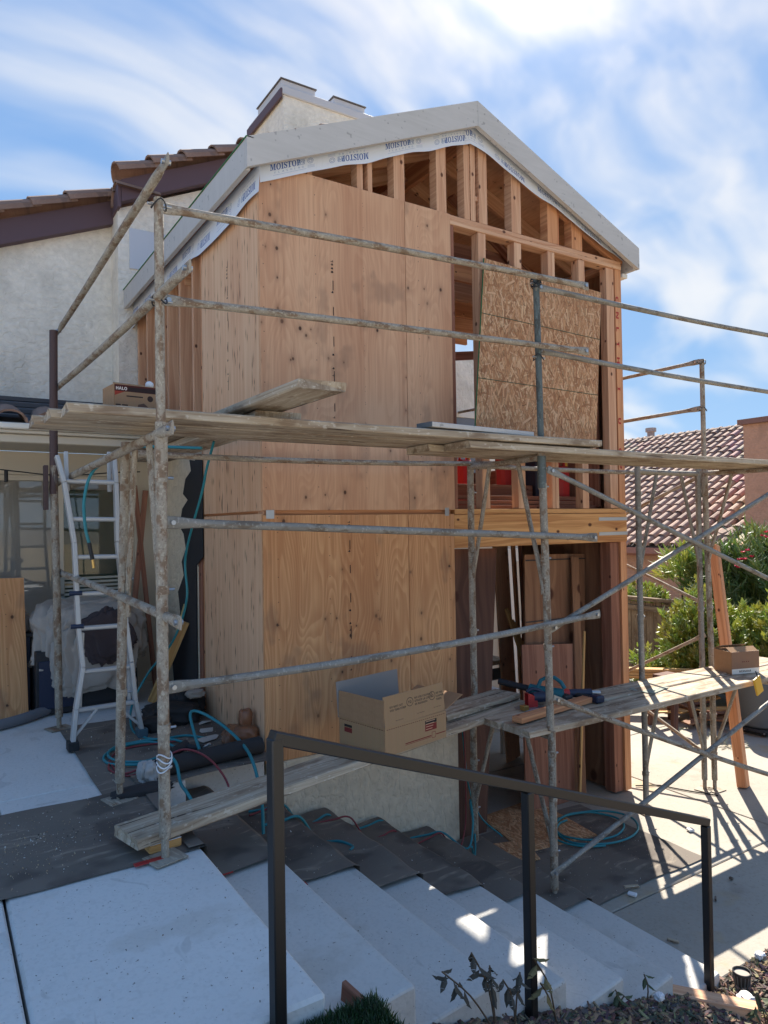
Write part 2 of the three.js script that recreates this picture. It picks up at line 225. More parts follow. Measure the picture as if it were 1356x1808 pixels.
// chamfered box, uv in metres, grain (v) along its longest side
function cbox(w, h, d, ch = 0.003, ou = R() * 3, ov = R() * 3) {
  const D = [w / 2, h / 2, d / 2]; ch = Math.min(ch, ...D.map((x) => x * 0.6)); const P = [], U = [];
  const L = w >= h && w >= d ? 0 : h >= d ? 1 : 2;
  const put = (pts) => {
    const n = pts[1].clone().sub(pts[0]).cross(pts[2].clone().sub(pts[0])), c = pts.reduce((a, p) => a.add(p), V3(0, 0, 0));
    if (n.dot(c) < 0) { pts.reverse(); n.negate(); }
    const an = [Math.abs(n.x), Math.abs(n.y), Math.abs(n.z)], k = an[0] >= an[1] && an[0] >= an[2] ? 0 : an[1] >= an[2] ? 1 : 2;
    let a = (k + 1) % 3, b = (k + 2) % 3; if (a === L) [a, b] = [b, a]; else if (b !== L && D[a] > D[b]) [a, b] = [b, a];
    for (let i = 1; i + 1 < pts.length; i++) for (const p of [pts[0], pts[i], pts[i + 1]]) { P.push(p.x, p.y, p.z); U.push(p.getComponent(a) + ou + k * 0.37, p.getComponent(b) + ov); }
  };
  const mk = (o) => V3(o[0], o[1], o[2]);
  for (let n = 0; n < 3; n++) for (const s of [-1, 1]) { const a = (n + 1) % 3, b = (n + 2) % 3; put([[-1, -1], [1, -1], [1, 1], [-1, 1]].map(([i, j]) => { const o = [0, 0, 0]; o[n] = s * D[n]; o[a] = i * (D[a] - ch); o[b] = j * (D[b] - ch); return mk(o); })); }
  if (ch > 0) {
    for (let k = 0; k < 3; k++) { const n = (k + 1) % 3, m = (k + 2) % 3; for (const s of [-1, 1]) for (const t of [-1, 1]) put([[0, -1], [0, 1], [1, 1], [1, -1]].map(([f, e]) => { const o = [0, 0, 0]; o[k] = e * (D[k] - ch); o[n] = s * (D[n] - (f ? ch : 0)); o[m] = t * (D[m] - (f ? 0 : ch)); return mk(o); })); }
    for (const a of [-1, 1]) for (const b of [-1, 1]) for (const c of [-1, 1]) put([0, 1, 2].map((k) => { const o = [a * (D[0] - ch), b * (D[1] - ch), c * (D[2] - ch)]; o[k] = [a, b, c][k] * D[k]; return mk(o); }));
  }
  return geoFrom(P, U);
}
// box from min/max corners
function bx(name, x0, x1, y0, y1, z0, z1, mat, parent, ch) { const m = obj(name, cbox(Math.abs(x1 - x0), Math.abs(y1 - y0), Math.abs(z1 - z0), ch), mat, parent); m.position.set((x0 + x1) / 2, (y0 + y1) / 2, (z0 + z1) / 2); return m; }
// bar between two points: w across (side), t along 'out'
function orient(m, p0, p1, out) { const y = p1.clone().sub(p0).normalize(), z = out.clone().addScaledVector(y, -out.dot(y)).normalize(), x = y.clone().cross(z); m.quaternion.setFromRotationMatrix(new THREE.Matrix4().makeBasis(x, y, z)); m.position.copy(p0).add(p1).multiplyScalar(0.5); return m; }
function bar(name, a, b, w, t, mat, parent, out = [0, 0, 1], ch) { const p0 = V3(...a), p1 = V3(...b); return orient(obj(name, cbox(w, p0.distanceTo(p1), t, ch), mat, parent), p0, p1, V3(...out)); }
// flat sheet from four corners (in order) with thickness behind
function slabGeo(c, th, ou = R() * 2, ov = R() * 2, uvFlip = false) {
  const p = c.map((q) => V3(...q)), n = p[1].clone().sub(p[0]).cross(p[3].clone().sub(p[0])).normalize(), q = p.map((a) => a.clone().addScaledVector(n, -th));
  const ux = p[1].clone().sub(p[0]).normalize(), uy = n.clone().cross(ux), P = [], U = [];
  const quad = (a, b, d, e) => { for (const k of [a, b, d, a, d, e]) { P.push(k.x, k.y, k.z); const r = k.clone().sub(p[0]); let u = r.dot(ux) + ou + r.dot(n), v = r.dot(uy) + ov; if (uvFlip) [u, v] = [v, u]; U.push(u, v); } };
  quad(p[0], p[1], p[2], p[3]); quad(q[3], q[2], q[1], q[0]); for (let i = 0; i < 4; i++) { const j = (i + 1) % 4; quad(p[j], p[i], q[i], q[j]); }
  return geoFrom(P, U);
}
const sheet = (name, c, th, mat, parent, flip) => obj(name, slabGeo(c, th, undefined, undefined, flip), mat, parent);
// polygon in the x-y plane, extruded from z0 to z1
function poly(name, pts, z0, z1, mat, parent) { const s = new THREE.Shape(pts.map((p) => new THREE.Vector2(p[0], p[1]))); const g = new THREE.ExtrudeGeometry(s, { depth: z1 - z0, bevelEnabled: false }); const m = obj(name, g, mat, parent); m.position.z = z0; return m; }
// round tube along points; fl: flattened ends; uv u around, v in metres
function tubeGeo(pts, r, { rs = 10, seg, fl = [0, 0], fdir = [0, 0, 1], closed = false, tension = 0.5 } = {}) {
  const c = new THREE.CatmullRomCurve3(pts.map((p) => V3(...p)), closed, 'catmullrom', tension), L = c.getLength(), n = seg || Math.max(2, Math.ceil(L / 0.06));
  const g = new THREE.TubeGeometry(c, n, r, rs, closed), pos = g.attributes.position, uv = g.attributes.uv, f = V3(...fdir).normalize(), o = V3(0, 0, 0), ce = V3(0, 0, 0), ru = R(), rv = R() * 7;
  for (let i = 0; i <= n; i++) {
    c.getPointAt(i / n, ce); const s = i / n * L; let k = 0; if (fl[0]) k = Math.max(k, 1 - sst(0.05, 0.16, s)); if (fl[1]) k = Math.max(k, 1 - sst(0.05, 0.16, L - s));
    const end = !closed && (i === 0 || i === n) ? 1 : 1;
    for (let j = 0; j <= rs; j++) { const q = i * (rs + 1) + j; o.fromBufferAttribute(pos, q).sub(ce); if (k > 0) { const a = o.dot(f); o.addScaledVector(f, -a).multiplyScalar(1 + 0.42 * k).addScaledVector(f, a * (1 - 0.72 * k)); } o.multiplyScalar(end); pos.setXYZ(q, ce.x + o.x, ce.y + o.y, ce.z + o.z); uv.setXY(q, j / rs + ru, s + rv); }
  }
  g.computeVertexNormals();
  if (!closed) {   // end caps
    const caps = [g.toNonIndexed()]; for (const i of [0, n]) { const P = [], U = []; c.getPointAt(i / n, ce); for (let j = 0; j < rs; j++) { const a = i * (rs + 1) + j, b = a + 1; const A = [pos.getX(a), pos.getY(a), pos.getZ(a)], B = [pos.getX(b), pos.getY(b), pos.getZ(b)]; const T = i ? [A, B, [ce.x, ce.y, ce.z]] : [B, A, [ce.x, ce.y, ce.z]]; for (const t of T) { P.push(...t); U.push(0.1, 0.1); } } caps.push(geoFrom(P, U)); }
    return mergeGeometries(caps);
  }
  return g;
}
const tube = (name, pts, r, mat, parent, o) => obj(name, tubeGeo(pts, r, o), mat, parent);
function cyl(name, a, b, r, mat, parent, rs = 12) { return tube(name, [a, b], r, mat, parent, { rs, seg: 1 }); }
const jit = (s) => (R() - 0.5) * 2 * s;

// ---------------------------------------------------------------- the ground
const soilY = (x) => x < 1.1 ? 0.90 : x > 3.66 ? -0.02 : 0.90 - 0.359 * (x - 1.1);
const edgeZ = (x) => -2.13 - 0.108 * (x - 1.08);
{
  const g = new THREE.PlaneGeometry(240, 240); g.rotateX(-PI / 2); const uv = g.attributes.uv; for (let i = 0; i < uv.count; i++) uv.setXY(i, uv.getX(i) * 240, uv.getY(i) * 240);
  setting('ground', g, MT.earth).position.y = -0.11;
}
// lower patio: slabs with open joints
{
  const p = setting('lower_patio');
  const xs = [1.95, 3.78, 6.05, 8.4, 10.9], zs = [-13, -10.6, -8.1, -5.75, -3.25, -2.44];
  for (let i = 0; i < xs.length - 1; i++) for (let j = 0; j < zs.length - 1; j++) { if (i === 0 && j === zs.length - 2) continue; bx('slab', xs[i] + 0.006, xs[i + 1] - 0.006, -0.1, jit(0.0015), zs[j] + 0.006, zs[j + 1] - 0.006, MT.patio, p, 0.006); }
}
// upper patio: slabs
{
  const p = setting('upper_patio');
  const xs = [-5.2, -2.0, 0.245, 1.085], zs = [-7.3, -4.38, -3.0, 1.6];
  bx('slab', -2.0, 0.245, 0.3, 1.1, -4.30, -2.09, MT.concrete, p, 0.008); bx('slab', -5.2, -2.012, 0.3, 1.1, -4.3, -2.09, MT.concrete, p, 0.008);
  bx('slab', 0.257, 1.085, 0.3, 1.1, -4.30, -2.09, MT.concrete, p, 0.012);
  bx('slab', -2.0, 0.305, 0.3, 1.099, -7.3, -4.312, MT.concrete, p, 0.008); bx('slab', 0.317, 1.92, 0.3, 1.098, -7.3, -4.57, MT.concrete, p, 0.008); bx('slab', 0.317, 1.3, 0.3, 1.0985, -4.56, -4.312, MT.concrete, p, 0.008);
  bx('slab', -5.2, -2.012, 0.3, 1.1, -7.3, -4.312, MT.concrete, p, 0.008);
  for (let i = 0; i < 4; i++) for (let j = 0; j < 4; j++) bx('slab', 0.30 - (i + 1) * 2.4 + 0.006, 0.30 - i * 2.4 - 0.006, 0.3, 1.095, -2.078 + j * 2.4, -2.09 + (j + 1) * 2.4, MT.concrete, p, 0.008);  // unseen terrace around and behind the camera, added to bounce sunlight onto the facade
  for (let j = 0; j < 4; j++) bx('slab', 0.306, 2.6, 0.3, 1.09, 0.4 + j * 2.4, 2.79 + j * 2.4, MT.concrete, p, 0.008);  // more added paving out of view, for the same bounced light
}
// stairs: each tread a rounded concrete block
const STEP = [[1.085, 1.5, 0.935], [1.5, 1.95, 0.762], [1.95, 2.38, 0.592], [2.38, 2.82, 0.421], [2.82, 3.265, 0.25], [3.265, 3.76, 0.062]];
{
  const st = setting('stairs');
  STEP.forEach(([x0, x1, y], i) => {
    const s = new THREE.Shape(), r = 0.018; s.moveTo(x0 - (i ? 0.02 : 0), y - 0.3); s.lineTo(x1, y - 0.3); s.lineTo(x1, y - r); s.absarc(x1 - r, y - r, r, 0, PI / 2, false); s.lineTo(x0 - (i ? 0.02 : 0) , y); s.closePath();
    const z1 = edgeZ((x0 + x1) / 2), z0 = -4.56, g = new THREE.ExtrudeGeometry(s, { depth: z1 - z0 - 0.03, bevelEnabled: true, bevelSize: 0.010, bevelThickness: 0.015, bevelOffset: -0.010, bevelSegments: 2, curveSegments: 4 });
    // near end follows the skewed side of the flight
    const p = g.attributes.position; for (let k = 0; k < p.count; k++) { const t = p.getZ(k); if (t > (z1 - z0) * 0.6) p.setZ(k, t + edgeZ(p.getX(k)) - z1); }
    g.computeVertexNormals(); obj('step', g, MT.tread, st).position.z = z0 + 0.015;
  });
}
// soil and bark bed beside the stairs
{
  const NX = 110, NZ = 70, X0 = 1.24, X1 = 9, Z1 = 0.39, P = [], U = [], I = [];
  for (let j = 0; j <= NZ; j++) for (let i = 0; i <= NX; i++) {
    const x = lerp(X0, X1, Math.pow(i / NX, 1.35)), zt = x < 3.78 ? edgeZ(x) - 0.03 : -2.45, z = lerp(zt, Z1, Math.pow(j / NZ, 1.5));
    const b = sst(0, 0.08, j / NZ); P.push(x, soilY(x) + (x > 3.78 ? 0.0 : 0) + (fbp(x * 7, z * 7, 4, 3) - 0.5) * 0.06 * (0.15 + 0.85 * b) + (fbp(x * 1.5, z * 1.5, 2, 9) - 0.5) * 0.08 * b - 0.03, z); U.push(x, z);
  }
  for (let j = 0; j < NZ; j++) for (let i = 0; i < NX; i++) { const a = j * (NX + 1) + i; I.push(a, a + NX + 1, a + 1, a + 1, a + NX + 1, a + NX + 2); }
  const g = new THREE.BufferGeometry(); g.setAttribute('position', new THREE.Float32BufferAttribute(P, 3)); g.setAttribute('uv', new THREE.Float32BufferAttribute(U, 2)); g.setIndex(I); g.computeVertexNormals();
  setting('soil', g, MT.bark);
}

// ================================================================ the addition under construction
const HA = thing('house_addition', 'two storey wood framed addition with bare plywood sheathing and white primed gable fascia', 'building');
TX.beam = lumber(59, [0.86, 0.65, 0.42], [0.69, 0.46, 0.27], 8, 0.5, 2.2); MT.beam = M({ map: TX.beam });
const ZF = -4.56, ZS = -4.574, roofY = (x) => 6.12 - (x < 3.83 ? 0.4286 : 0.408) * Math.abs(x - 3.83);
{
  // front plywood
  const f = (x0, x1, y0, y1, m) => bx('plywood_panel', x0, x1, y0, y1, ZS + 0.001, ZF, m, HA, 0.0015);
  f(1.925, 3.138, 1.0, 2.705, MT.plyLow); f(3.142, 3.592, 1.0, 2.705, MT.plyLow); f(1.925, 3.150, 2.738, 5.168, MT.plyUp); f(3.154, 3.605, 2.738, 5.168, MT.plyUp);
  bx('sill_strip', 1.95, 3.59, 2.69, 2.75, -4.66, -4.60, MT.fir, HA);
  // side plywood (left face)
  const s = (z0, z1, y0, y1, m) => bx('plywood_panel', 1.922, 1.936, y0, y1, z0, z1, m, HA, 0.0015);
  s(-5.79, ZS - 0.004, 1.05, 2.715, MT.plySide); s(-5.79, ZS - 0.004, 2.735, 5.12, MT.plySide);
  bx('sill_strip', 1.955, 2.0, 2.69, 2.76, -5.79, -4.68, MT.fir, HA);
  bx('corner_post', 1.94, 2.03, 1.0, 5.1, -5.88, -5.795, MT.fir, HA); bx('corner_post', 1.938, 2.03, 1.0, 5.09, -4.67, ZS - 0.004, MT.stud, HA);
  bx('stud', 1.93, 2.03, 1.0, 2.70, -5.97, -5.885, MT.redwood, HA);
  // side studs above the lower roof
  for (let i = 0; i < 6; i++) { const z = -6.08 - i * 0.385; bx('stud', 1.935, 2.075, 3.0, 5.08, z - 0.02, z + 0.02, MT.stud, HA); }
  bx('top_plate', 1.935, 2.075, 5.08, 5.12, -8.03, -4.70, MT.fir, HA);
  // stucco foot under the front plywood
  bx('stucco_base', 1.94, 3.60, -0.05, 0.995, -4.66, -4.566, MT.stuccoTan, HA, 0.004);
  bx('stucco_base', 1.938, 2.0, -0.05, 1.045, -5.9, -4.664, MT.stuccoTan, HA, 0.004);
  // beam over the lower opening
  bx('beam', 3.594, 5.735, 2.425, 2.70, -4.66, ZF - 0.004, MT.beam, HA, 0.004);
  for (const y of [2.63, 2.49]) bx('metal_strap', 5.33, 5.737, y, y + 0.032, ZF - 0.004, ZF - 0.001, MT.steel, HA, 0.0005);
  bx('metal_strap', 3.50, 3.54, 2.69, 2.755, ZF, ZF + 0.003, MT.steel, HA, 0.0005); bx('metal_strap', 1.95, 2.01, 2.68, 2.74, ZF, ZF + 0.003, MT.steel, HA, 0.0005);
  bx('sill_plate', 3.61, 5.735, 2.703, 2.745, -4.68, ZS, MT.beam, HA);
  for (const [y, z] of [[2.748, -4.80], [2.79, -4.84], [2.835, -4.88]]) bx('rim_board', 3.62, 5.66, y, y + 0.038, z - 0.04, z, MT.redwood, HA);
  bx('floor_deck', 1.98, 5.66, 2.72, 2.76, -8.0, -4.93, MT.brownply, HA); bx('knee_wall', 3.62, 5.5, 2.875, 3.0, -5.3, -5.26, MT.redwood, HA);
  // corner posts, right
  bx('corner_post', 5.645, 5.735, 0.02, 5.088, -4.665, ZS, MT.fir, HA); bx('corner_post', 5.53, 5.64, 2.75, 5.088, -4.665, ZS - 0.01, MT.stud, HA); bx('corner_post', 5.52, 5.64, 0.02, 2.42, -4.72, ZS - 0.02, MT.redwood, HA);
  // double top plate
  bx('top_plate', 5.60, 5.698, 5.10, 5.16, -8.0, -4.70, MT.stud, HA); bx('top_plate', 3.607, 5.735, 5.09, 5.128, -4.68, ZS + 0.006, MT.stud, HA); bx('top_plate', 1.94, 5.735, 5.13, 5.17, -4.68, ZS + 0.002, MT.stud, HA);
  // wall studs below the plate, behind the leaning board
  for (const [x, w] of [[3.955, 0.085], [4.365, 0.085], [4.755, 0.042], [4.80, 0.042], [5.175, 0.085]]) bx('stud', x - w / 2, x + w / 2, 2.748, 5.088, -4.665, ZS, MT.stud, HA);
  bx('stud', 3.612, 3.65, 2.748, 5.088, -4.665, ZS, MT.redwood, HA);
  // gable studs cut under the rafters
  for (const [x, w] of [[2.33, 0.04], [2.755, 0.05], [2.845, 0.04], [3.115, 0.10], [3.53, 0.10], [3.80, 0.06], [3.865, 0.05], [3.975, 0.09], [4.355, 0.11], [4.81, 0.145], [5.12, 0.14]]) {
    const m = [MT.stud, MT.fir][x > 4.6 ? 1 : 0]; poly('stud', [[x - w / 2, 5.172], [x + w / 2, 5.172], [x + w / 2, roofY(x + w / 2) - 0.16], [x - w / 2, roofY(x - w / 2) - 0.16]], -4.665, ZS, m, HA);
  }
  bx('blocking', 3.885, 3.93, 5.36, 5.40, -4.66, -4.59, MT.stud, HA);
  // rafters and ridge
  bx('ridge_board', 3.81, 3.85, 5.80, 6.06, -8.6, -4.68, MT.fir, HA);
  for (let i = 0; i < 8; i++) { const z = -4.62 - i * 0.5; for (const s of [-1, 1]) bar('rafter', [3.83 + s * 0.02, roofY(3.83) - 0.12, z], [3.83 + s * 1.97, roofY(3.83 + 1.97) - 0.12, z], 0.04, 0.14, i % 3 ? MT.stud : MT.fir, HA, [0, 1, 0]); }
  for (let i = 0; i < 7; i++) { const z = -5.1 - i * 0.45; bx('ceiling_joist', 1.98, 5.68, 4.86, 5.06, z - 0.02, z + 0.02, i % 2 ? MT.stud : MT.fir, HA); }
  bx('collar_tie', 2.6, 5.05, 5.22, 5.36, -5.42, -5.38, MT.redwood, HA); bar('web_brace', [2.9, 5.15, -5.35], [3.7, 5.8, -5.35], 0.04, 0.09, MT.redwood, HA);
  bar('web_brace', [5.2, 5.15, -5.3], [4.2, 5.75, -5.3], 0.04, 0.09, MT.redwood, HA);
  // roof sheathing
  for (const s of [-1, 1]) { const x1 = 3.83 + s * 2.03, c = [[3.83, roofY(3.83) - 0.005, -4.462], [x1, roofY(x1) - 0.005, -4.462], [x1, roofY(x1) - 0.005, -8.7], [3.83, roofY(3.83) - 0.005, -8.7]]; sheet('roof_sheathing', s > 0 ? c : [c[1], c[0], c[3], c[2]], 0.03, MT.plyUp, HA); }
  // fascia
  const xl = 1.80, xr = 5.86, hb = 0.207;
  poly('fascia_board', [[xl, roofY(xl)], [xl, roofY(xl) - hb], [3.829, roofY(3.829) - hb], [3.829, roofY(3.829)]], -4.49, -4.45, MT.primer, HA);
  poly('fascia_board', [[3.831, roofY(3.83)], [3.831, roofY(3.83) - hb], [xr, roofY(xr) - hb], [xr, roofY(xr)]], -4.49, -4.45, MT.primer, HA);
  bx('fascia_board', xl, xl + 0.04, roofY(xl) - 0.207, roofY(xl) - 0.004, -8.12, -4.492, MT.primer, HA); bx('fascia_board', xr - 0.04, xr, roofY(xr) - 0.207, roofY(xr) - 0.004, -8.12, -4.492, MT.primer, HA);
  bx('drip_edge', xl - 0.006, xl + 0.05, roofY(xl) - 0.003, roofY(xl) + 0.006, -8.12, -4.45, MT.green, HA, 0.001);
  bx('soffit', 5.745, xr - 0.042, 5.02, 5.06, -5.6, -4.56, MT.creamLite, HA);
  // right wall with a high open bay, back wall
  bx('side_sheathing', 5.70, 5.735, 0.02, 2.42, -6.0, -4.67, MT.brownply, HA); bx('side_sheathing', 5.70, 5.735, 2.424, 3.25, -8.0, -4.67, MT.brownply, HA); bx('side_sheathing', 5.70, 5.735, 3.254, 5.16, -5.5, -4.67, MT.brownply, HA);
  for (let i = 0; i < 7; i++) { const z = -5.1 - i * 0.4; if (i < 4 || i > 5) bx('stud', 5.60, 5.698, 2.765, 5.1, z - 0.02, z + 0.02, MT.redwood, HA); if (i < 3) bx('stud', 5.60, 5.698, 0.0, 2.42, z - 0.021, z + 0.021, MT.redwood, HA); }
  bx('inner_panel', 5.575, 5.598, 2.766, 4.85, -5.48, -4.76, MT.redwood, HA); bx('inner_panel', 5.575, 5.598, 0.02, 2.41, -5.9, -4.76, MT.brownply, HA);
  for (let i = 0; i < 9; i++) { const z = -5.0 - i * 0.36; bx('floor_joist', 2.0, 5.66, 2.46, 2.715, z - 0.02, z + 0.02, MT.redwood, HA); }
  bx('stud', 4.46, 4.56, 2.765, 4.45, -6.05, -6.01, MT.fir, HA); bar('header', [3.2, 4.2, -6.03], [5.55, 4.55, -6.03], 0.09, 0.04, MT.redwood, HA, [0, 0, 1]);
}
// printed flashing paper under the rakes and along the eave
{
  const draw = (g, w, h) => {
    g.fillStyle = '#dfe3ea'; g.fillRect(0, 0, w, h); const r = rng(9); for (let i = 0; i < 60; i++) { g.fillStyle = `rgba(${200 + r() * 40},${205 + r() * 40},${215 + r() * 35},0.3)`; g.fillRect(r() * w, r() * h, 20 + r() * 120, 2 + r() * 6); }
    for (let k = 0; k < 4; k++) {
      g.save(); g.translate((k + 0.5) * w / 4, h * 0.56); if (k % 2) g.rotate(PI); g.translate(-130, 0);
      g.fillStyle = '#1f4a9c'; g.font = 'bold 62px serif'; g.save(); g.scale(0.84, 1.25); g.fillText('MOISTOP', -52, 4); g.restore();
      g.strokeStyle = '#5a78ac'; g.lineWidth = 3; g.strokeRect(192, -42, 46, 46); g.font = 'bold 40px serif'; g.fillStyle = '#6f8ab8'; g.fillText('PF', 194, -4);
      g.font = '24px sans-serif'; g.fillStyle = '#7f96bd'; 'FLASHING'.split('').forEach((c, i) => g.fillText(c, -10 + i * 32, 36));
      g.beginPath(); g.arc(290, -18, 24, 0, 7); g.stroke(); g.beginPath(); g.arc(290, -18, 13, 0, 7); g.stroke(); g.lineWidth = 1.5; for (let i = 0; i < 3; i++) { g.beginPath(); g.moveTo(262, 22 + i * 10); g.lineTo(326, 22 + i * 10); g.stroke(); } g.beginPath(); g.moveTo(-20, 50); g.lineTo(250, 50); g.stroke();
      g.restore();
    }
  };
  const t = ctex(2048, 200, draw); const mat = M({ map: t, roughness: 0.6, side: THREE.DoubleSide });
  // strip: list of [point top, point bottom] stations
  const strip = (st, u0, u1, rev) => { const P = [], U = []; for (let i = 0; i + 1 < st.length; i++) { const [a, b] = st[i], [c, d] = st[i + 1], s = lerp(u0, u1, i / (st.length - 1)), e = lerp(u0, u1, (i + 1) / (st.length - 1)); for (const [p, u, v] of [[b, s, 0], [d, e, 0], [c, e, 1], [b, s, 0], [c, e, 1], [a, s, 1]]) { P.push(...p); U.push(u, v); } } const g = geoFrom(P, U); return g; };
  const rake = (x0, x1, n, z) => Array.from({ length: n + 1 }, (_, i) => { const x = lerp(x0, x1, i / n), wob = (vn(x * 5, 1, 3) - 0.5) * 0.025; return [[x, roofY(x) - 0.135, z], [x, roofY(x) - (x < 3.83 ? 0.305 : lerp(0.315, 0.20, (x - 3.83) / 1.9)) - wob, z + 0.008 + vn(x * 4, 2, 5) * 0.02]]; });
  obj('flashing_paper', strip(rake(1.93, 3.86, 40, -4.553), 0, 1), mat, HA); obj('flashing_paper', strip(rake(3.76, 5.73, 40, -4.549), 0.12, 1.12), mat, HA);
  const side = Array.from({ length: 61 }, (_, i) => { const z = lerp(-8.15, -4.47, i / 60), w = vn(z * 3, 1, 7); return [[1.905, 5.12, z], [1.895 - w * 0.02, 4.93 - w * 0.07 - (z < -7.7 ? 0.05 : 0), z]]; });
  obj('flashing_paper', strip(side, 0, 2), mat, HA);
}
// ink stamps printed down the sheathing
{
  const t = ctex(64, 1024, (g, w, h) => { g.clearRect(0, 0, w, h); const r = rng(61); g.fillStyle = '#2a2320'; g.save(); g.translate(44, 20); g.rotate(PI / 2); g.font = 'bold 30px sans-serif'; let x = 0; while (x < 960) { if (r() < 0.25) { x += 30 + r() * 60; continue; } const s = 'HIMNEW8TR'[Math.floor(r() * 9)]; g.globalAlpha = 0.5 + r() * 0.5; if (r() < 0.3) g.fillRect(x, -20, 30 + r() * 40, 8); else g.fillText('|', x, 0), g.fillRect(x, -16, 12, 5 + r() * 12); x += 18 + r() * 8; } g.restore(); });
  const m = M({ map: t, transparent: true, alphaTest: 0.35 }); m.alphaTest = 0.35;
  const st = (x, y0, y1) => { const g = new THREE.PlaneGeometry(0.05, y1 - y0), o = obj('ink_stamp', g, m, HA); o.position.set(x, (y0 + y1) / 2, ZF + 0.002); };
  st(2.48, 3.35, 4.6); st(2.59, 1.5, 2.68);
  const s2 = obj('ink_stamp', new THREE.PlaneGeometry(0.05, 1.3), m, HA); s2.rotation.y = -PI / 2; s2.position.set(1.9205, 4.0, -5.2);
}
// red chalk lettering down the right corner post
{
  const t = ctex(64, 1024, (g, w, h) => { g.clearRect(0, 0, w, h); g.fillStyle = '#b03030'; g.font = 'bold 58px sans-serif'; 'ONLTH I U OP'.split('').forEach((c, i) => { g.save(); g.translate(32, 60 + i * 80); g.rotate(PI / 2); g.fillText(c, -20, 20); g.restore(); }); });
  const m = M({ map: t, transparent: true, alphaTest: 0.4 }); const o = obj('chalk_mark', new THREE.PlaneGeometry(0.06, 1.9), m, HA); o.position.set(5.668, 3.95, ZS + 0.003);
}

// ================================================================ the existing house behind
const MH = thing('existing_house', 'existing stucco house with clay tile roof behind the scaffold', 'building');
// half-round clay tile, axis along local z, length l, rising towards +z end
function tileGeo(r, l, th = 0.014, n = 8) {
  const P = [], U = [], arc = (k, rr) => [Math.cos(PI - k / n * PI) * rr, Math.sin(PI - k / n * PI) * rr * 0.8];
  const q = (a, b, c, d) => { for (const p of [a, b, c, a, c, d]) { P.push(...p); U.push(p[0] + p[1] * 0.7 + 3, p[2] + 2); } };
  for (let k = 0; k < n; k++) { const [x0, y0] = arc(k, r), [x1, y1] = arc(k + 1, r), [a0, b0] = arc(k, r - th), [a1, b1] = arc(k + 1, r - th), s = 0.86; q([x0, y0, 0], [x1, y1, 0], [x1 * s, y1 * s, l], [x0 * s, y0 * s, l]); q([a1, b1, 0], [a0, b0, 0], [a0 * s, b0 * s, l], [a1 * s, b1 * s, l]); q([x1, y1, 0], [x0, y0, 0], [a0, b0, 0], [a1, b1, 0]); q([x0 * s, y0 * s, l], [x1 * s, y1 * s, l], [a1 * s, b1 * s, l], [a0 * s, b0 * s, l]); }
  return geoFrom(P, U);
}
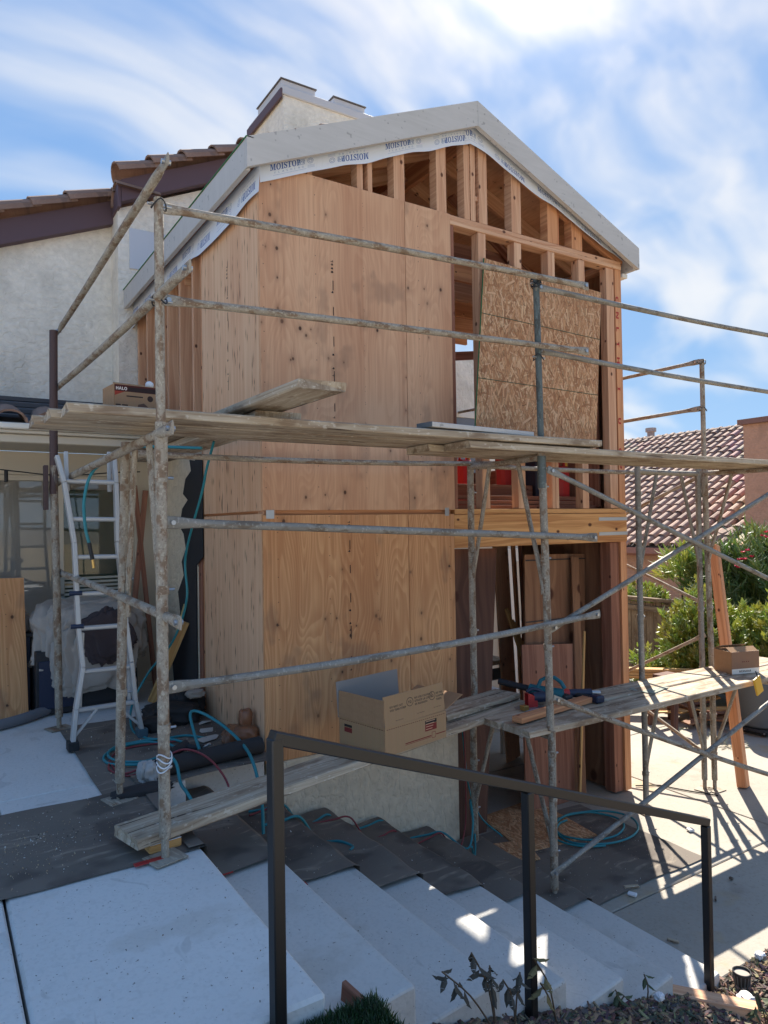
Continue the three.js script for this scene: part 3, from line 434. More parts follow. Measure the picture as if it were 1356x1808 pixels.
{
  // upper gable wall in two planes
  const rl = (x) => 5.40 + 0.41 * (x - 0.1), rr = (x) => 6.14 + 0.46 * (x - 1.75);
  poly('wall', [[-6, 3.95], [1.78, 3.95], [1.78, rl(1.78)], [-2.2, rl(-2.2)], [-6, 3.97]], -8.7, -8.4, MT.stucco, MH);
  poly('wall', [[1.745, 3.9], [6.2, 3.9], [6.2, 7.6], [4.9, rr(4.9)], [1.745, rr(1.745)]], -8.9, -8.06, MT.stucco, MH);
  bx('wall_patch', 1.865, 2.5, 5.50, 5.95, -8.058, -8.045, M({ color: lin(0.58, 0.60, 0.64) }), MH, 0.001);
  // rake boards
  poly('rake_board', [[-2.2, rl(-2.2) - 0.02], [1.80, rl(1.80) - 0.02], [1.80, rl(1.80) + 0.24], [-2.2, rl(-2.2) + 0.24]], -8.39, -8.28, MT.purple, MH);
  poly('rake_board', [[1.76, rr(1.76) + 0.03], [4.9, rr(4.9) + 0.03], [4.9, rr(4.9) + 0.27], [1.76, rr(1.76) + 0.27]], -8.05, -7.93, MT.purple, MH);
  bx('rake_return', 1.725, 1.758, rr(1.76) - 0.03, rr(1.76) + 0.26, -8.40, -7.94, MT.purple, MH);
  const tg = tileGeo(0.18, 0.47, 0.022), run = (x0, x1, f, z) => { for (let x = x0; x < x1; x += 0.36) { const t = obj('roof_tile', tg, MT.tile, MH), a = Math.atan(0.43); t.position.set(x, f(x) + 0.275 + jit(0.012), z); t.quaternion.setFromRotationMatrix(new THREE.Matrix4().makeBasis(V3(0, 0, -1), V3(-Math.sin(a), Math.cos(a), 0), V3(Math.cos(a), Math.sin(a), 0)).multiply(new THREE.Matrix4().makeRotationX(0.07))); t.scale.setScalar(1 + jit(0.03)); } };
  run(-1.6, 1.5, (x) => rl(x) + 0.02, -8.32); run(1.72, 4.4, (x) => rr(x) + 0.05, -7.98);
  for (const [x0, x1, f, z0, z1] of [[-2.2, 1.80, rl, -12, -8.4], [1.76, 4.9, rr, -12, -8.06]]) sheet('roof_deck', [[x0, f(x0) + 0.23, z1], [x1, f(x1) + 0.23, z1], [x1, f(x1) + 0.23, z0], [x0, f(x0) + 0.23, z0]], 0.1, MT.tile, MH);
  // second row of tile ends seen over the rake return
  for (let k = 0; k < 3; k++) { const t = obj('roof_tile', tg, MT.tile, MH); t.position.set(1.70, rr(1.7) + 0.14, -8.02 - k * 0.2); t.rotation.set(0, PI / 2, -0.4, 'YXZ'); t.rotation.order = 'YXZ'; }
  // lower roof over the patio doors
  sheet('roofing_felt', [[-6, 3.50, -6.42], [1.915, 3.50, -6.42], [1.915, 3.98, -8.06], [-6, 3.98, -8.06]], 0.08, MT.roofFelt, MH);
  const wg = tileGeo(0.13, 0.42, 0.02); for (let i = 0; i < 26; i++) { const t = obj('eave_tile', wg, MT.tile, MH); t.position.set(1.74 - i * 0.30, 3.49, -6.34); t.quaternion.setFromRotationMatrix(new THREE.Matrix4().makeBasis(V3(-1, 0, 0), V3(0, 0.96, 0.28), V3(0, 0.28, -0.96))); }
  for (let k = 1; k < 4; k++) bx('felt_lap', -6, 1.912, 3.50 + k * 0.118 + 0.01, 3.50 + k * 0.118 + 0.05, -6.42 - k * 0.40, -6.40 - k * 0.40 + 0.02, MT.roofFelt, MH);
  bx('flashing_strip', -6, 1.74, 3.975, 4.01, -8.395, -8.36, MT.creamLite, MH);
  // gutter, fascia, soffit
  bx('gutter', -6, 1.90, 3.435, 3.485, -6.44, -6.31, MT.creamLite, MH, 0.01); bx('gutter_lip', -6, 1.90, 3.405, 3.432, -6.42, -6.34, MT.cream, MH, 0.006); bx('eave_fascia', -6, 1.90, 3.335, 3.402, -6.46, -6.38, MT.cream, MH, 0.006);
  bx('soffit_board', -6, 1.915, 3.355, 3.385, -7.3, -6.462, MT.soffit, MH);
  // lower wall with sliding door
  const zW = -7.3; bx('lower_wall', -6, -1.15, 1.05, 3.353, zW - 0.2, zW, MT.cream, MH); bx('lower_wall', 1.72, 1.918, 1.05, 3.353, zW - 0.2, zW, MT.cream, MH); bx('lower_wall', -1.15, 1.72, 3.14, 3.353, zW - 0.2, zW, MT.cream, MH);
  const door = obj('sliding_door', cbox(2.87, 0.05, 0.12), MT.cream, MH); door.position.set(0.285, 3.112, zW - 0.06);
  for (const [a, b] of [[-1.15, -1.07], [-0.12, -0.05], [0.98, 1.065], [1.64, 1.72]]) { const s = obj('door_frame', cbox(b - a, 2.0, 0.06), MT.cream, door); s.position.set((a + b) / 2 - 0.285, -1.02, a > 0.9 && a < 1.1 ? 0.03 : 0); }
  for (const [a, b] of [[-1.07, -0.12], [-0.05, 0.98], [1.065, 1.64]]) { const s = obj('door_glass', cbox(b - a, 1.98, 0.008, 0), MT.glass, door); s.position.set((a + b) / 2 - 0.285, -1.02, -0.02); }
  const bl = obj('window_blind', cbox(0.66, 1.9, 0.02), M({ color: lin(0.05, 0.07, 0.045) }), door); bl.position.set(1.07, -1.05, -0.12);
  // room behind the glass
  bx('room_wall', -6, 1.918, 1.05, 3.3, -8.0, -7.95, M({ color: lin(0.34, 0.33, 0.30) }), MH); bx('room_floor', -6, 1.918, 1.0, 1.08, -7.94, -7.5, M({ color: lin(0.25, 0.19, 0.14) }), MH);
  bx('room_wall', -1.2, -1.15, 1.09, 3.1, -7.94, -7.52, M({ color: lin(0.34, 0.33, 0.30) }), MH);
  // side wall below the lower roof: torn building paper and broken stucco edge
  bx('side_wall', 1.925, 1.99, 1.05, 3.35, -7.3, -5.975, MT.stuccoTan, MH);
  const edge = [[-5.80, 3.24], [-6.0, 3.20], [-6.14, 3.22], [-6.10, 3.12], [-6.26, 3.06], [-6.34, 2.93], [-6.20, 2.87], [-6.36, 2.80], [-6.46, 2.64], [-6.33, 2.57], [-6.27, 2.44], [-6.40, 2.32], [-6.34, 2.2], [-6.52, 2.04], [-6.46, 1.86], [-6.62, 1.6], [-6.72, 1.35], [-6.66, 1.1], [-5.985, 1.1], [-5.985, 2.3], [-5.80, 2.38]];
  const g = new THREE.ExtrudeGeometry(new THREE.Shape(edge.map((p) => new THREE.Vector2(p[0], p[1]))), { depth: 0.006, bevelEnabled: false }); g.rotateY(-PI / 2); const fp = obj('torn_felt', g, MT.felt, MH); fp.position.x = 1.918;
  bx('lower_roof_end', 1.90, 1.92, 3.36, 3.50, -8.0, -6.44, MT.cream, MH);
  // back wall of the addition, white, with a grey shaded window
  bx('rear_wall', 1.99, 5.4, 0.0, 2.70, -7.5, -7.2, MT.cream, MH); bx('rear_wall', 5.402, 8.3, 0.0, 2.55, -7.5, -7.2, MT.cream, MH); bx('rear_wall', 1.99, 8.0, 2.765, 5.1, -8.055, -8.015, MT.stucco, MH);
  const win = obj('rear_window', cbox(0.95, 1.2, 0.03), M({ color: lin(0.16, 0.17, 0.19), roughness: 0.4 }), MH); win.position.set(6.45, 3.55, -8.0); const fr = obj('window_trim', cbox(1.05, 0.08, 0.04), MT.creamLite, win); fr.position.set(0, 0.64, 0.01);
  const dr = obj('rear_door', cbox(0.85, 2.05, 0.05, 0.006), MT.creamLite, MH); dr.position.set(6.95, 1.25, -7.17); for (const [y, h] of [[0.45, 0.8], [-0.5, 0.8]]) { const q = obj('door_panel', cbox(0.55, h, 0.015, 0.005), MT.cream, dr); q.position.set(0, y, 0.03); } for (const x of [-0.5, 0.5]) { const q = obj('door_jamb', cbox(0.09, 2.2, 0.06), MT.creamLite, dr); q.position.set(x, 0.03, 0.005); }
  // chimney
  const ch = obj('chimney', cbox(2.1, 4.0, 1.25, 0.01), MT.stucco, MH); ch.position.set(5.47, 7.07, -10.13);
  const capm = M({ color: lin(0.55, 0.54, 0.55), roughness: 0.6 }); const c1 = obj('chimney_cap', cbox(2.16, 0.13, 1.31, 0.01), capm, ch); c1.position.set(0, 2.0, 0); const pb = obj('chimney_band', cbox(0.03, 0.14, 1.33), MT.purple, ch); pb.position.set(-1.09, 1.94, 0);
  for (const [x, w] of [[-0.78, 0.56], [0.10, 0.56]]) { const b = obj('flue_cover', cbox(w, 0.13, 0.9, 0.008), capm, ch); b.position.set(x, 2.12, 0.15); const t = obj('flue_lid', cbox(w + 0.04, 0.02, 0.94, 0.004), M({ color: lin(0.12, 0.11, 0.11) }), ch); t.position.set(x, 2.192, 0.15); }
}

// ================================================================ neighbour's house
{
  const N = thing('neighbour_house', 'pink stucco house with sunlit clay barrel tile roof beyond the fence', 'building');
  const X0 = 15, Y0 = 1.98, X1 = 21.5, Y1 = 5.44, sl = (Y1 - Y0) / (X1 - X0), ang = Math.atan(sl), SL = Math.hypot(X1 - X0, Y1 - Y0);
  bx('wall', 15.35, 22, -1.2, 1.9, -26, -9.9, MT.stuccoPink, N); bx('eave_board', 15.02, 15.12, 1.74, 1.93, -26, -9.85, M({ color: lin(0.28, 0.12, 0.09) }), N); bx('gutter', 14.88, 15.02, 1.80, 1.95, -26, -9.8, M({ color: lin(0.30, 0.14, 0.11) }), N);
  sheet('roof_deck', [[X0, Y0 - 0.05, -9.3], [X1, Y1 - 0.05, -9.3], [X1, Y1 - 0.05, -26], [X0, Y0 - 0.05, -26]].reverse(), 0.06, M({ color: lin(0.06, 0.045, 0.04) }), N);
  const g = tileGeo(0.122, 0.50, 0.022, 6), basis = new THREE.Matrix4().makeBasis(V3(0, 0, -1), V3(-Math.sin(ang), Math.cos(ang), 0), V3(Math.cos(ang), Math.sin(ang), 0)), q = new THREE.Quaternion().setFromRotationMatrix(basis);
  TX.tilePink = dtex(256, 256, (u, v) => { const b = fb(u, v, 4, 4, 4, 121), f = fb(u, v, 40, 40, 3, 123); let c = mixc([0.54, 0.43, 0.38], [0.65, 0.54, 0.47], b); c = mixc(c, [0.50, 0.38, 0.33], sst(0.55, 0.75, fb(u, v, 8, 8, 4, 127)) * 0.6); return mixc(c, [0.72, 0.65, 0.59], cl(f - 0.55) * 0.8); }, 0.5, 0.5);
  const mats = [M({ map: TX.tilePink, side: THREE.DoubleSide }), M({ map: TX.tilePink, color: lin(1.2, 1.15, 1.1), side: THREE.DoubleSide }), M({ map: TX.tilePink, color: lin(0.72, 0.66, 0.64), side: THREE.DoubleSide })];
  const all = []; for (let r = 0; r < 18; r++) for (let c = 0; c < 58; c++) { const s = r * 0.42, x = X0 - 0.08 + Math.cos(ang) * s, y = Y0 + Math.sin(ang) * s, z = -9.4 - c * 0.29; all.push([x, y, z, s]); }
  const near = all.filter((t) => t[2] > -15.6 && !(t[0] > 16 && t[2] > -9.9 - (t[0] - 15.7) * 0.55)).slice(0, 300), ns = new Set(near), rest = all.filter((t) => !ns.has(t)), qq = new THREE.Quaternion();
  const place = (o, t) => { o.position.set(t[0] + jit(0.012), t[1] + 0.012 + jit(0.008), t[2] + jit(0.012)); o.quaternion.copy(q).multiply(qq.setFromEuler(new THREE.Euler(0.05 + jit(0.015), jit(0.02), 0))); };
  near.forEach((t) => place(obj('roof_tile', g, mats[Math.floor(R() * 3)], N), t));
  const im = new THREE.InstancedMesh(g, mats[0], rest.length), dm = new THREE.Object3D(); rest.forEach((t, i) => { place(dm, t); dm.updateMatrix(); im.setMatrixAt(i, dm.matrix); im.setColorAt(i, lin(0.85 + R() * 0.4, 0.85 + R() * 0.35, 0.85 + R() * 0.3)); }); im.name = 'far_roof_tiles'; im.userData.kind = 'stuff'; im.castShadow = im.receiveShadow = true; N.add(im);
  // ridge and hip tiles
  const rg = tileGeo(0.16, 0.48, 0.02, 6); for (let i = 0; i < 34; i++) { const t = obj('ridge_tile', rg, MT.tile, N); t.position.set(X1 + 0.02, Y1 + 0.03, -9.6 - i * 0.42); t.rotation.y = PI; }
  const ha = V3(15.0, 2.0, -9.75), hb = V3(17.6, 3.0, -8.9); for (let i = 0; i < 7; i++) { const t = obj('hip_tile', rg, MT.tile, N); t.scale.setScalar(1.5); t.position.copy(ha).lerp(hb, i / 7); t.lookAt(hb.clone().addScaledVector(hb.clone().sub(ha), 2)); }
  // tower wall at the near end
  bx('tower_wall', 15.75, 20, -1.2, 4.78, -9.25, -4.5, MT.stuccoPink, N); bx('tower_cap', 15.66, 20.1, 4.78, 4.9, -9.34, -4.4, M({ color: lin(0.22, 0.11, 0.09) }), N);
  tube('vent_pipe', [[22.3, 5.0, -16.6], [22.3, 5.95, -16.6]], 0.13, M({ color: lin(0.30, 0.26, 0.25) }), N); tube('vent_cap', [[22.3, 5.86, -16.6], [22.3, 6.0, -16.6]], 0.19, M({ color: lin(0.34, 0.30, 0.29) }), N);
}
// fence
{
  const F = thing('wooden_fence', 'weathered grey board fence with a cap rail behind the shrubs', 'fence');
  for (let i = 0; i < 46; i++) { const z = -12.5 + i * 0.148; bx('fence_board', 10.0, 10.022, -0.1, 1.27 + jit(0.012), z + 0.003, z + 0.142 + jit(0.002), MT.fence, F, 0.002); }
  bx('cap_rail', 9.95, 10.07, 1.285, 1.345, -12.5, -5.6, MT.fence, F); bx('rail', 9.955, 9.997, 1.12, 1.21, -12.5, -5.6, MT.fence, F); for (const z of [-12, -9.6, -7.3]) bx('post', 10.03, 10.12, -0.1, 1.28, z, z + 0.09, MT.fence, F);
}
// ---------------------------------------------------------------- plants
const leafMat = (a, b) => new THREE.MeshPhysicalMaterial({ color: lin(...a), roughness: 0.55, side: THREE.DoubleSide, transmission: 0.55, thickness: 0 });
function leafGeo(l, w, fold = 0.25, seg = [[0, 0], [0.35, 1], [0.7, 0.8], [1, 0]]) { const P = [], U = [], pts = seg; for (const s of [-1, 1]) for (let i = 0; i + 1 < pts.length; i++) { const [a, b] = pts[i], [c, d] = pts[i + 1]; const A = [0, a * l, 0], B = [0, c * l, -0.12 * l * c * c], Cc = [s * d * w / 2, c * l, fold * d * w / 2 - 0.12 * l * c * c], D = [s * b * w / 2, a * l, fold * b * w / 2]; for (const p of s > 0 ? [A, Cc, B, A, D, Cc] : [A, B, Cc, A, Cc, D]) { P.push(...p); U.push(p[0], p[1]); } } return geoFrom(P, U); }
function shrub(name, label, group, { c, r, n, leaf, mats, spread = 1, stems = 5, sprig = 9, up = 0.5, seed }) {
  const g = thing(name, label, 'shrub', group), rr = rng(seed), d = new THREE.Object3D(), col = new THREE.Color();
  // sprigs: points on lumpy crown shells, each with a rosette of leaves
  const S = []; while (S.length < n) { const u = rr() * 2 - 1, a = rr() * 2 * PI, q = Math.sqrt(1 - u * u), dir = V3(q * Math.cos(a), u, q * Math.sin(a)); const lump = 0.68 + 0.55 * vn(dir.x * 2.1 + 9, dir.y * 2.1 + dir.z * 2.7 + 5, seed); const k = Math.pow(rr(), 0.42) * lump; if (u < -0.55) continue; S.push([V3(c[0] + dir.x * r[0] * k, c[1] + dir.y * r[1] * k, c[2] + dir.z * r[2] * k), dir, k]); }
  const up3 = V3(0, 1, 0), ax = V3(0, 0, 0), lp = leaf.attributes.position, nv = lp.count, PP = new Float32Array(n * sprig * nv * 3), CC = new Float32Array(n * sprig * nv * 3), q = V3(0, 0, 0); let i = 0;
  for (const [p, dir] of S) { const tone = 0.7 + rr() * 0.6, gr = rr(); ax.copy(dir).multiplyScalar(1 - up).addScaledVector(up3, up).add(V3((rr() - 0.5) * 0.7, (rr() - 0.5) * 0.4, (rr() - 0.5) * 0.7)).normalize(); for (let k = 0; k < sprig; k++) { d.position.copy(p).addScaledVector(ax, k * 0.012 * spread); d.quaternion.setFromUnitVectors(up3, ax); d.rotateY(k * 2.4 + rr()); d.rotateX(0.35 + rr() * 0.8); d.scale.setScalar(0.75 + rr() * 0.55); d.updateMatrix(); col.setRGB(tone * (0.8 + gr * 0.55), tone, tone * (0.65 + 0.3 * rr())); for (let v = 0; v < nv; v++) { q.fromBufferAttribute(lp, v).applyMatrix4(d.matrix); PP[i] = q.x; CC[i++] = col.r; PP[i] = q.y; CC[i++] = col.g; PP[i] = q.z; CC[i++] = col.b; } } }
  const fg = new THREE.BufferGeometry(); fg.setAttribute('position', new THREE.BufferAttribute(PP, 3)); fg.setAttribute('color', new THREE.BufferAttribute(CC, 3)); fg.computeVertexNormals(); mats.vertexColors = true; obj('foliage', fg, mats, g);
  for (let k = 0; k < stems; k++) { const a = k / stems * 2 * PI, t = [c[0] + Math.cos(a) * r[0] * 0.5, c[1] + r[1] * 0.3, c[2] + Math.sin(a) * r[2] * 0.5]; tube('branch', [[c[0] + jit(0.06), -0.1, c[2] + jit(0.06)], [lerp(c[0], t[0], 0.4) + jit(0.05), c[1] * 0.55, lerp(c[2], t[2], 0.4)], t], 0.014, MT.bark, g, { rs: 6 }); }
  return g;
}
{
  const pit = leafGeo(0.095, 0.045, 0.3, [[0, 0.1], [0.5, 1], [1, 0]]), ole = leafGeo(0.20, 0.032, 0.2, [[0, 0.1], [0.45, 1], [1, 0]]), G1 = leafMat([0.29, 0.36, 0.075]), G2 = leafMat([0.15, 0.23, 0.065]);
  shrub('garden_shrub', 'bushy light green shrub against the board fence, behind the thin far brace', 'shrubs along the fence', { c: [9.3, 0.66, -6.15], r: [0.48, 0.90, 0.55], n: 520, leaf: pit, mats: G1, seed: 3 });
  shrub('garden_shrub', 'broad light green shrub behind the scaffold leg and leaning post', 'shrubs along the fence', { c: [9.35, 0.62, -5.62], r: [0.55, 0.78, 0.62], n: 560, leaf: pit, mats: G1, seed: 5 });
  shrub('garden_shrub', 'light green shrub behind the grey trash can at picture edge', 'shrubs along the fence', { c: [9.45, 0.80, -4.80], r: [0.6, 0.95, 0.7], n: 640, leaf: pit, mats: G1, seed: 7 });
  shrub('garden_shrub', 'low light green shrub at the foot of the fence beside the corner post', 'shrubs along the fence', { c: [9.25, 0.22, -6.85], r: [0.38, 0.42, 0.42], n: 220, leaf: pit, mats: G1, seed: 23, stems: 3 });
  const o = shrub('oleander_bush', 'tall dark green oleander with long leaves and pink flowers', null, { c: [10.95, 1.30, -6.25], r: [0.8, 1.15, 1.0], n: 1000, leaf: ole, mats: G2, up: 0.6, sprig: 10, spread: 1.8, seed: 11 });
  shrub('oleander_bush', 'loose oleander sprig against the pink house wall', null, { c: [10.7, 1.70, -7.35], r: [0.30, 0.40, 0.42], n: 90, leaf: ole, mats: G1, up: 0.6, sprig: 10, spread: 1.8, seed: 13, stems: 2 });
  shrub('low_hedge', 'bright green leaf tops peeping over the fence rail', null, { c: [10.6, 1.12, -8.2], r: [0.3, 0.36, 0.7], n: 180, leaf: pit, mats: G1, seed: 17, stems: 2 });
  // pink blossoms
  const pm = M({ color: lin(0.62, 0.03, 0.10), side: THREE.DoubleSide, roughness: 0.6 }), pg = leafGeo(0.05, 0.045, 0.1);
  for (let k = 0; k < 12; k++) { const b = new THREE.Group(); b.name = 'blossom'; o.add(b); const p = [[10.2, 2.34, -5.72], [10.2, 2.14, -5.98], [10.15, 1.98, -6.05], [10.15, 1.92, -6.06], [10.2, 2.02, -5.95], [10.25, 2.38, -5.66]][k % 6]; b.position.set(p[0] + jit(0.05), p[1] + jit(0.05), p[2] + jit(0.05)); for (let i = 0; i < 5; i++) { const m = obj('petal', pg, pm, b); m.rotation.set(1.0 + jit(0.3), i * 1.256 + jit(0.2), 0, 'YXZ'); } }
}

// ================================================================ scaffold
const G_FR = 'scaffold frames round the addition', G_RL = 'guard rails of the scaffold', G_BR = 'cross braces of the scaffold', G_PL = 'scaffold planks';
// end frame: two legs, header, knee braces; n, f: [x, z] of near and far leg; o: base heights, header height, extension above
function frame(label, { n, f, bn, bf, h, en, ef, mat = MT.pipe, post = MT.pipe, plates = [1, 1], leanN = [0, 0], leanF = [0, 0] }) {
  const g = thing('scaffold_section', label, 'scaffold frame', G_FR), r = 0.0265;
  const legs = [[n, bn, leanN, 1], [f, bf, leanF, -1]], top = [];
  legs.forEach(([p, b, l, s]) => { const a = [p[0], b + (plates[0] ? 0.10 : 0), p[1]], m = [p[0] + l[0] * 0.5 + jit(0.004), (b + h) / 2, p[1] + l[1] * 0.5], t = [p[0] + l[0], h + 0.02, p[1] + l[1]]; tube('leg', [a, m, t], r, mat, g, { rs: 14 }); top.push(t); });
  const [tn, tf] = top, hd = (k, y) => [lerp(tn[0], tf[0], k), y, lerp(tn[2], tf[2], k)];
  tube('header', [hd(0.0, h - 0.025), hd(0.5, h - 0.03), hd(1.0, h - 0.025)], 0.023, mat, g, { rs: 12 });
  const H = h - Math.max(bn, bf), drop = Math.min(0.85, H * 0.62);
  tube('knee_brace', [hd(0.30, h - 0.04), hd(0.16, h - drop * 0.55), hd(0.03, h - drop), hd(0.012, h - drop - 0.12)], 0.0165, mat, g, { rs: 8 });
  tube('knee_brace', [hd(0.70, h - 0.04), hd(0.84, h - drop * 0.55), hd(0.97, h - drop), hd(0.988, h - drop - 0.12)], 0.0165, mat, g, { rs: 8 });
  legs.forEach(([p, b, l], i) => {
    if (plates[i]) { tube('jack_screw', [[p[0], b + 0.01, p[1]], [p[0], b + 0.16, p[1]]], 0.018, MT.pipe, g, { rs: 10 }); const q = obj('base_plate', cbox(0.16, 0.008, 0.14, 0.002), MT.pipe, g); q.position.set(p[0], b + 0.006, p[1]); q.rotation.y = jit(0.25); }
    for (const y of [0.3, 0.62, 0.88]) { const yy = lerp(b, h, y), k = y; const x = p[0] + l[0] * k, z = p[1] + l[1] * k; cyl('lock_pin', [x - 0.02, yy, z], [x + 0.055, yy, z], 0.007, MT.steel, g, 8); tube('pin_collar', [[x, yy - 0.02, z], [x, yy + 0.02, z]], r + 0.004, mat, g, { rs: 12 }); }
  });
  const ext = (t, e, l) => { if (!e) return; tube('guard_post', [[t[0], h - 0.22, t[2]], [t[0] + l * 0.5, (h + e) / 2, t[2]], [t[0] + l, e, t[2]]], 0.0225, post, g, { rs: 12 }); tube('post_sleeve', [[t[0], h - 0.24, t[2]], [t[0], h - 0.02, t[2]]], 0.031, post === MT.pipe ? mat : post, g, { rs: 12 }); for (const k of [0.55, 0.97]) { const o = []; for (let i = 0; i < 8; i++) { const a = i / 8 * 2 * PI; o.push([t[0] + l * k + Math.cos(a) * 0.034, lerp(h, e, k) + 0.02 * Math.sin(a * 2 + k * 5), t[2] + Math.sin(a) * 0.036]); } tube('wire_tie', o, 0.0035, MT.dark, g, { rs: 5, closed: true, seg: 20 }); } for (const k of [0.55, 0.97]) cyl('lock_pin', [t[0] + l * k - 0.05, lerp(h, e, k), t[2]], [t[0] + l * k + 0.06, lerp(h, e, k), t[2]], 0.007, MT.steel, g, 8); };
  ext(tn, en, leanN[0] * 0.6); ext(tf, ef, 0); return g;
}
frame('rust splashed end frame standing on the upper patio at the protection paper', { n: [0.905, -3.33], f: [0.89, -4.19], bn: 1.105, bf: 1.105, h: 3.10, en: 4.17, leanF: [0.05, 0] });
frame('upper middle frame with blue grey guard post in front of the plywood', { n: [3.575, -3.515], f: [3.64, -4.40], bn: 1.20, bf: 1.20, h: 3.10, en: 4.30, post: MT.pipeBlue, plates: [0, 0], leanN: [-0.035, 0] });
frame('short lower middle frame standing at the foot of the stairs', { n: [3.60, -3.53], f: [3.64, -4.42], bn: 0.01, bf: 0.01, h: 1.17, plates: [1, 1] });
frame('upper far frame beside the corner post facing the neighbour roof', { n: [6.40, -3.22], f: [6.40, -4.13], bn: 1.20, bf: 1.20, h: 3.10, en: 4.2, ef: 4.19, plates: [0, 0], leanF: [-0.05, 0] });
frame('short lower far frame on the sunlit concrete beside the leaning post', { n: [6.40, -3.22], f: [6.40, -4.13], bn: 0.0, bf: 0.0, h: 1.17 });
frame('upper frame set parallel to the wall at the open corner of the house', { n: [5.40, -4.17], f: [6.32, -4.18], bn: 1.18, bf: 1.18, h: 3.10, plates: [0, 0], mat: MT.pipeGrey });
frame('short lower frame parallel to the wall before the open corner', { n: [5.42, -4.17], f: [6.33, -4.19], bn: 0.0, bf: 0.0, h: 1.17, mat: MT.pipeGrey });
// single rear standard at the left
{
  const g = thing('scaffold_standard', 'rust brown standard with dark upper post beside the patio doors', 'scaffold frame', G_FR);
  tube('leg', [[0.825, 1.19, -5.96], [0.815, 2.2, -5.96], [0.80, 3.12, -5.96]], 0.028, MT.pipe, g, { rs: 14 }); tube('guard_post', [[0.80, 2.9, -5.96], [0.805, 3.6, -5.97], [0.81, 4.17, -5.98]], 0.030, MT.pipeBrown, g, { rs: 14 }); tube('jack_screw', [[0.825, 1.11, -5.96], [0.825, 1.28, -5.96]], 0.018, MT.pipe, g); const q = obj('base_plate', cbox(0.17, 0.008, 0.14, 0.002), MT.pipe, g); q.position.set(0.825, 1.106, -5.96); q.rotation.y = 0.3;
  bx('ledger_clamp', 0.73, 0.76, 2.78, 3.12, -6.0, -5.93, MT.pipeBrown, g);
}
function rail(name, label, group, pts, r, mat, fl = [1, 1], fdir = [0, 0, 1]) {
  const g = thing(name, label, name === 'guard_rail' ? 'guard rail' : 'cross brace', group); tube('tube', pts, r, mat, g, { rs: 12, fl, fdir });
  for (const i of [0, 1]) if (fl[i]) { const p = pts[i ? pts.length - 1 : 0], q = pts[i ? pts.length - 2 : 1], d = V3(...q).sub(V3(...p)).normalize().multiplyScalar(0.035).add(V3(...p)), w = V3(...fdir).multiplyScalar(0.02); cyl('end_pin', [d.x - w.x, d.y - w.y, d.z - w.z], [d.x + w.x, d.y + w.y, d.z + w.z], 0.012, MT.steel, g, 8); } return g;
}
const sag = (a, b, s = 0.012, n = 3) => { const o = [a]; for (let i = 1; i < n; i++) { const t = i / n; o.push([lerp(a[0], b[0], t) + jit(0.004), lerp(a[1], b[1], t) - s * 4 * t * (1 - t), lerp(a[2], b[2], t) + jit(0.004)]); } o.push(b); return o; };
// front guard rails
rail('guard_rail', 'topmost front guard rail crossing the upper plywood', G_RL, sag([0.93, 4.19, -3.47], [3.98, 4.31, -3.46], -0.01), 0.0205, MT.pipe);
rail('guard_rail', 'speckled pale second guard rail crossing the upper plywood', G_RL, sag([0.95, 3.74, -3.47], [3.97, 3.84, -3.46], -0.005), 0.0205, MT.pipe);
rail('guard_rail', 'top grey guard rail running from the blue post across the sky', G_RL, sag([3.50, 4.24, -3.50], [6.55, 4.29, -3.50]), 0.0195, MT.pipeGrey);
rail('guard_rail', 'lower grey guard rail running from the blue post past the house corner', G_RL, sag([3.51, 3.81, -3.52], [6.55, 3.775, -3.52]), 0.0195, MT.pipeGrey);
rail('guard_rail', 'steel grey rail crossing the plywood just under the sheathing joint', G_RL, sag([0.96, 2.655, -3.47], [4.03, 2.51, -3.47], 0), 0.022, MT.pipeGrey);
rail('guard_rail', 'slanting grey rail above the open cardboard box', G_RL, sag([0.95, 1.86, -3.45], [4.03, 1.965, -3.46], 0.03), 0.0215, MT.pipeGrey);
rail('guard_rail', 'dull rear rail behind the platform against the plywood', G_RL, sag([0.98, 3.075, -4.38], [4.05, 3.115, -4.38], 0.02), 0.019, MT.pipe);
rail('guard_rail', 'rear rail under the platform crossing the open upper storey', G_RL, sag([3.62, 3.08, -4.34], [6.42, 3.07, -4.22], 0.006), 0.019, MT.pipe);
// end rails at the left
const EX = [1, 0, 0];
rail('guard_rail', 'top end guard rail slanting up across the roof tiles', G_RL, sag([0.85, 4.18, -6.05], [0.875, 4.23, -3.06], 0), 0.0205, MT.pipe, [1, 1], EX);
rail('guard_rail', 'second end guard rail in front of the white stucco wall', G_RL, sag([0.85, 3.75, -6.08], [0.90, 3.70, -2.85], 0.01), 0.0215, MT.pipe, [1, 1], EX);
rail('guard_rail', 'end rail just under the platform above the ladder', G_RL, sag([0.85, 3.0, -6.15], [0.90, 3.07, -3.12], 0), 0.0235, MT.pipe, [1, 1], EX);
rail('guard_rail', 'low end rail crossing in front of the ladder', G_RL, sag([0.85, 2.29, -6.0], [0.92, 2.21, -3.10], -0.01), 0.0225, MT.pipe, [1, 1], EX);
// rear guard rails over the neighbour roof
rail('guard_rail', 'top guard rail over the neighbour roof against the sky', G_RL, sag([6.34, 4.17, -4.15], [6.40, 4.22, -8.2]), 0.019, MT.pipe, [1, 1], EX);
rail('guard_rail', 'lower guard rail over the neighbour roof against the sky', G_RL, sag([6.34, 3.71, -4.15], [6.40, 3.72, -8.2]), 0.019, MT.pipe, [1, 1], EX);
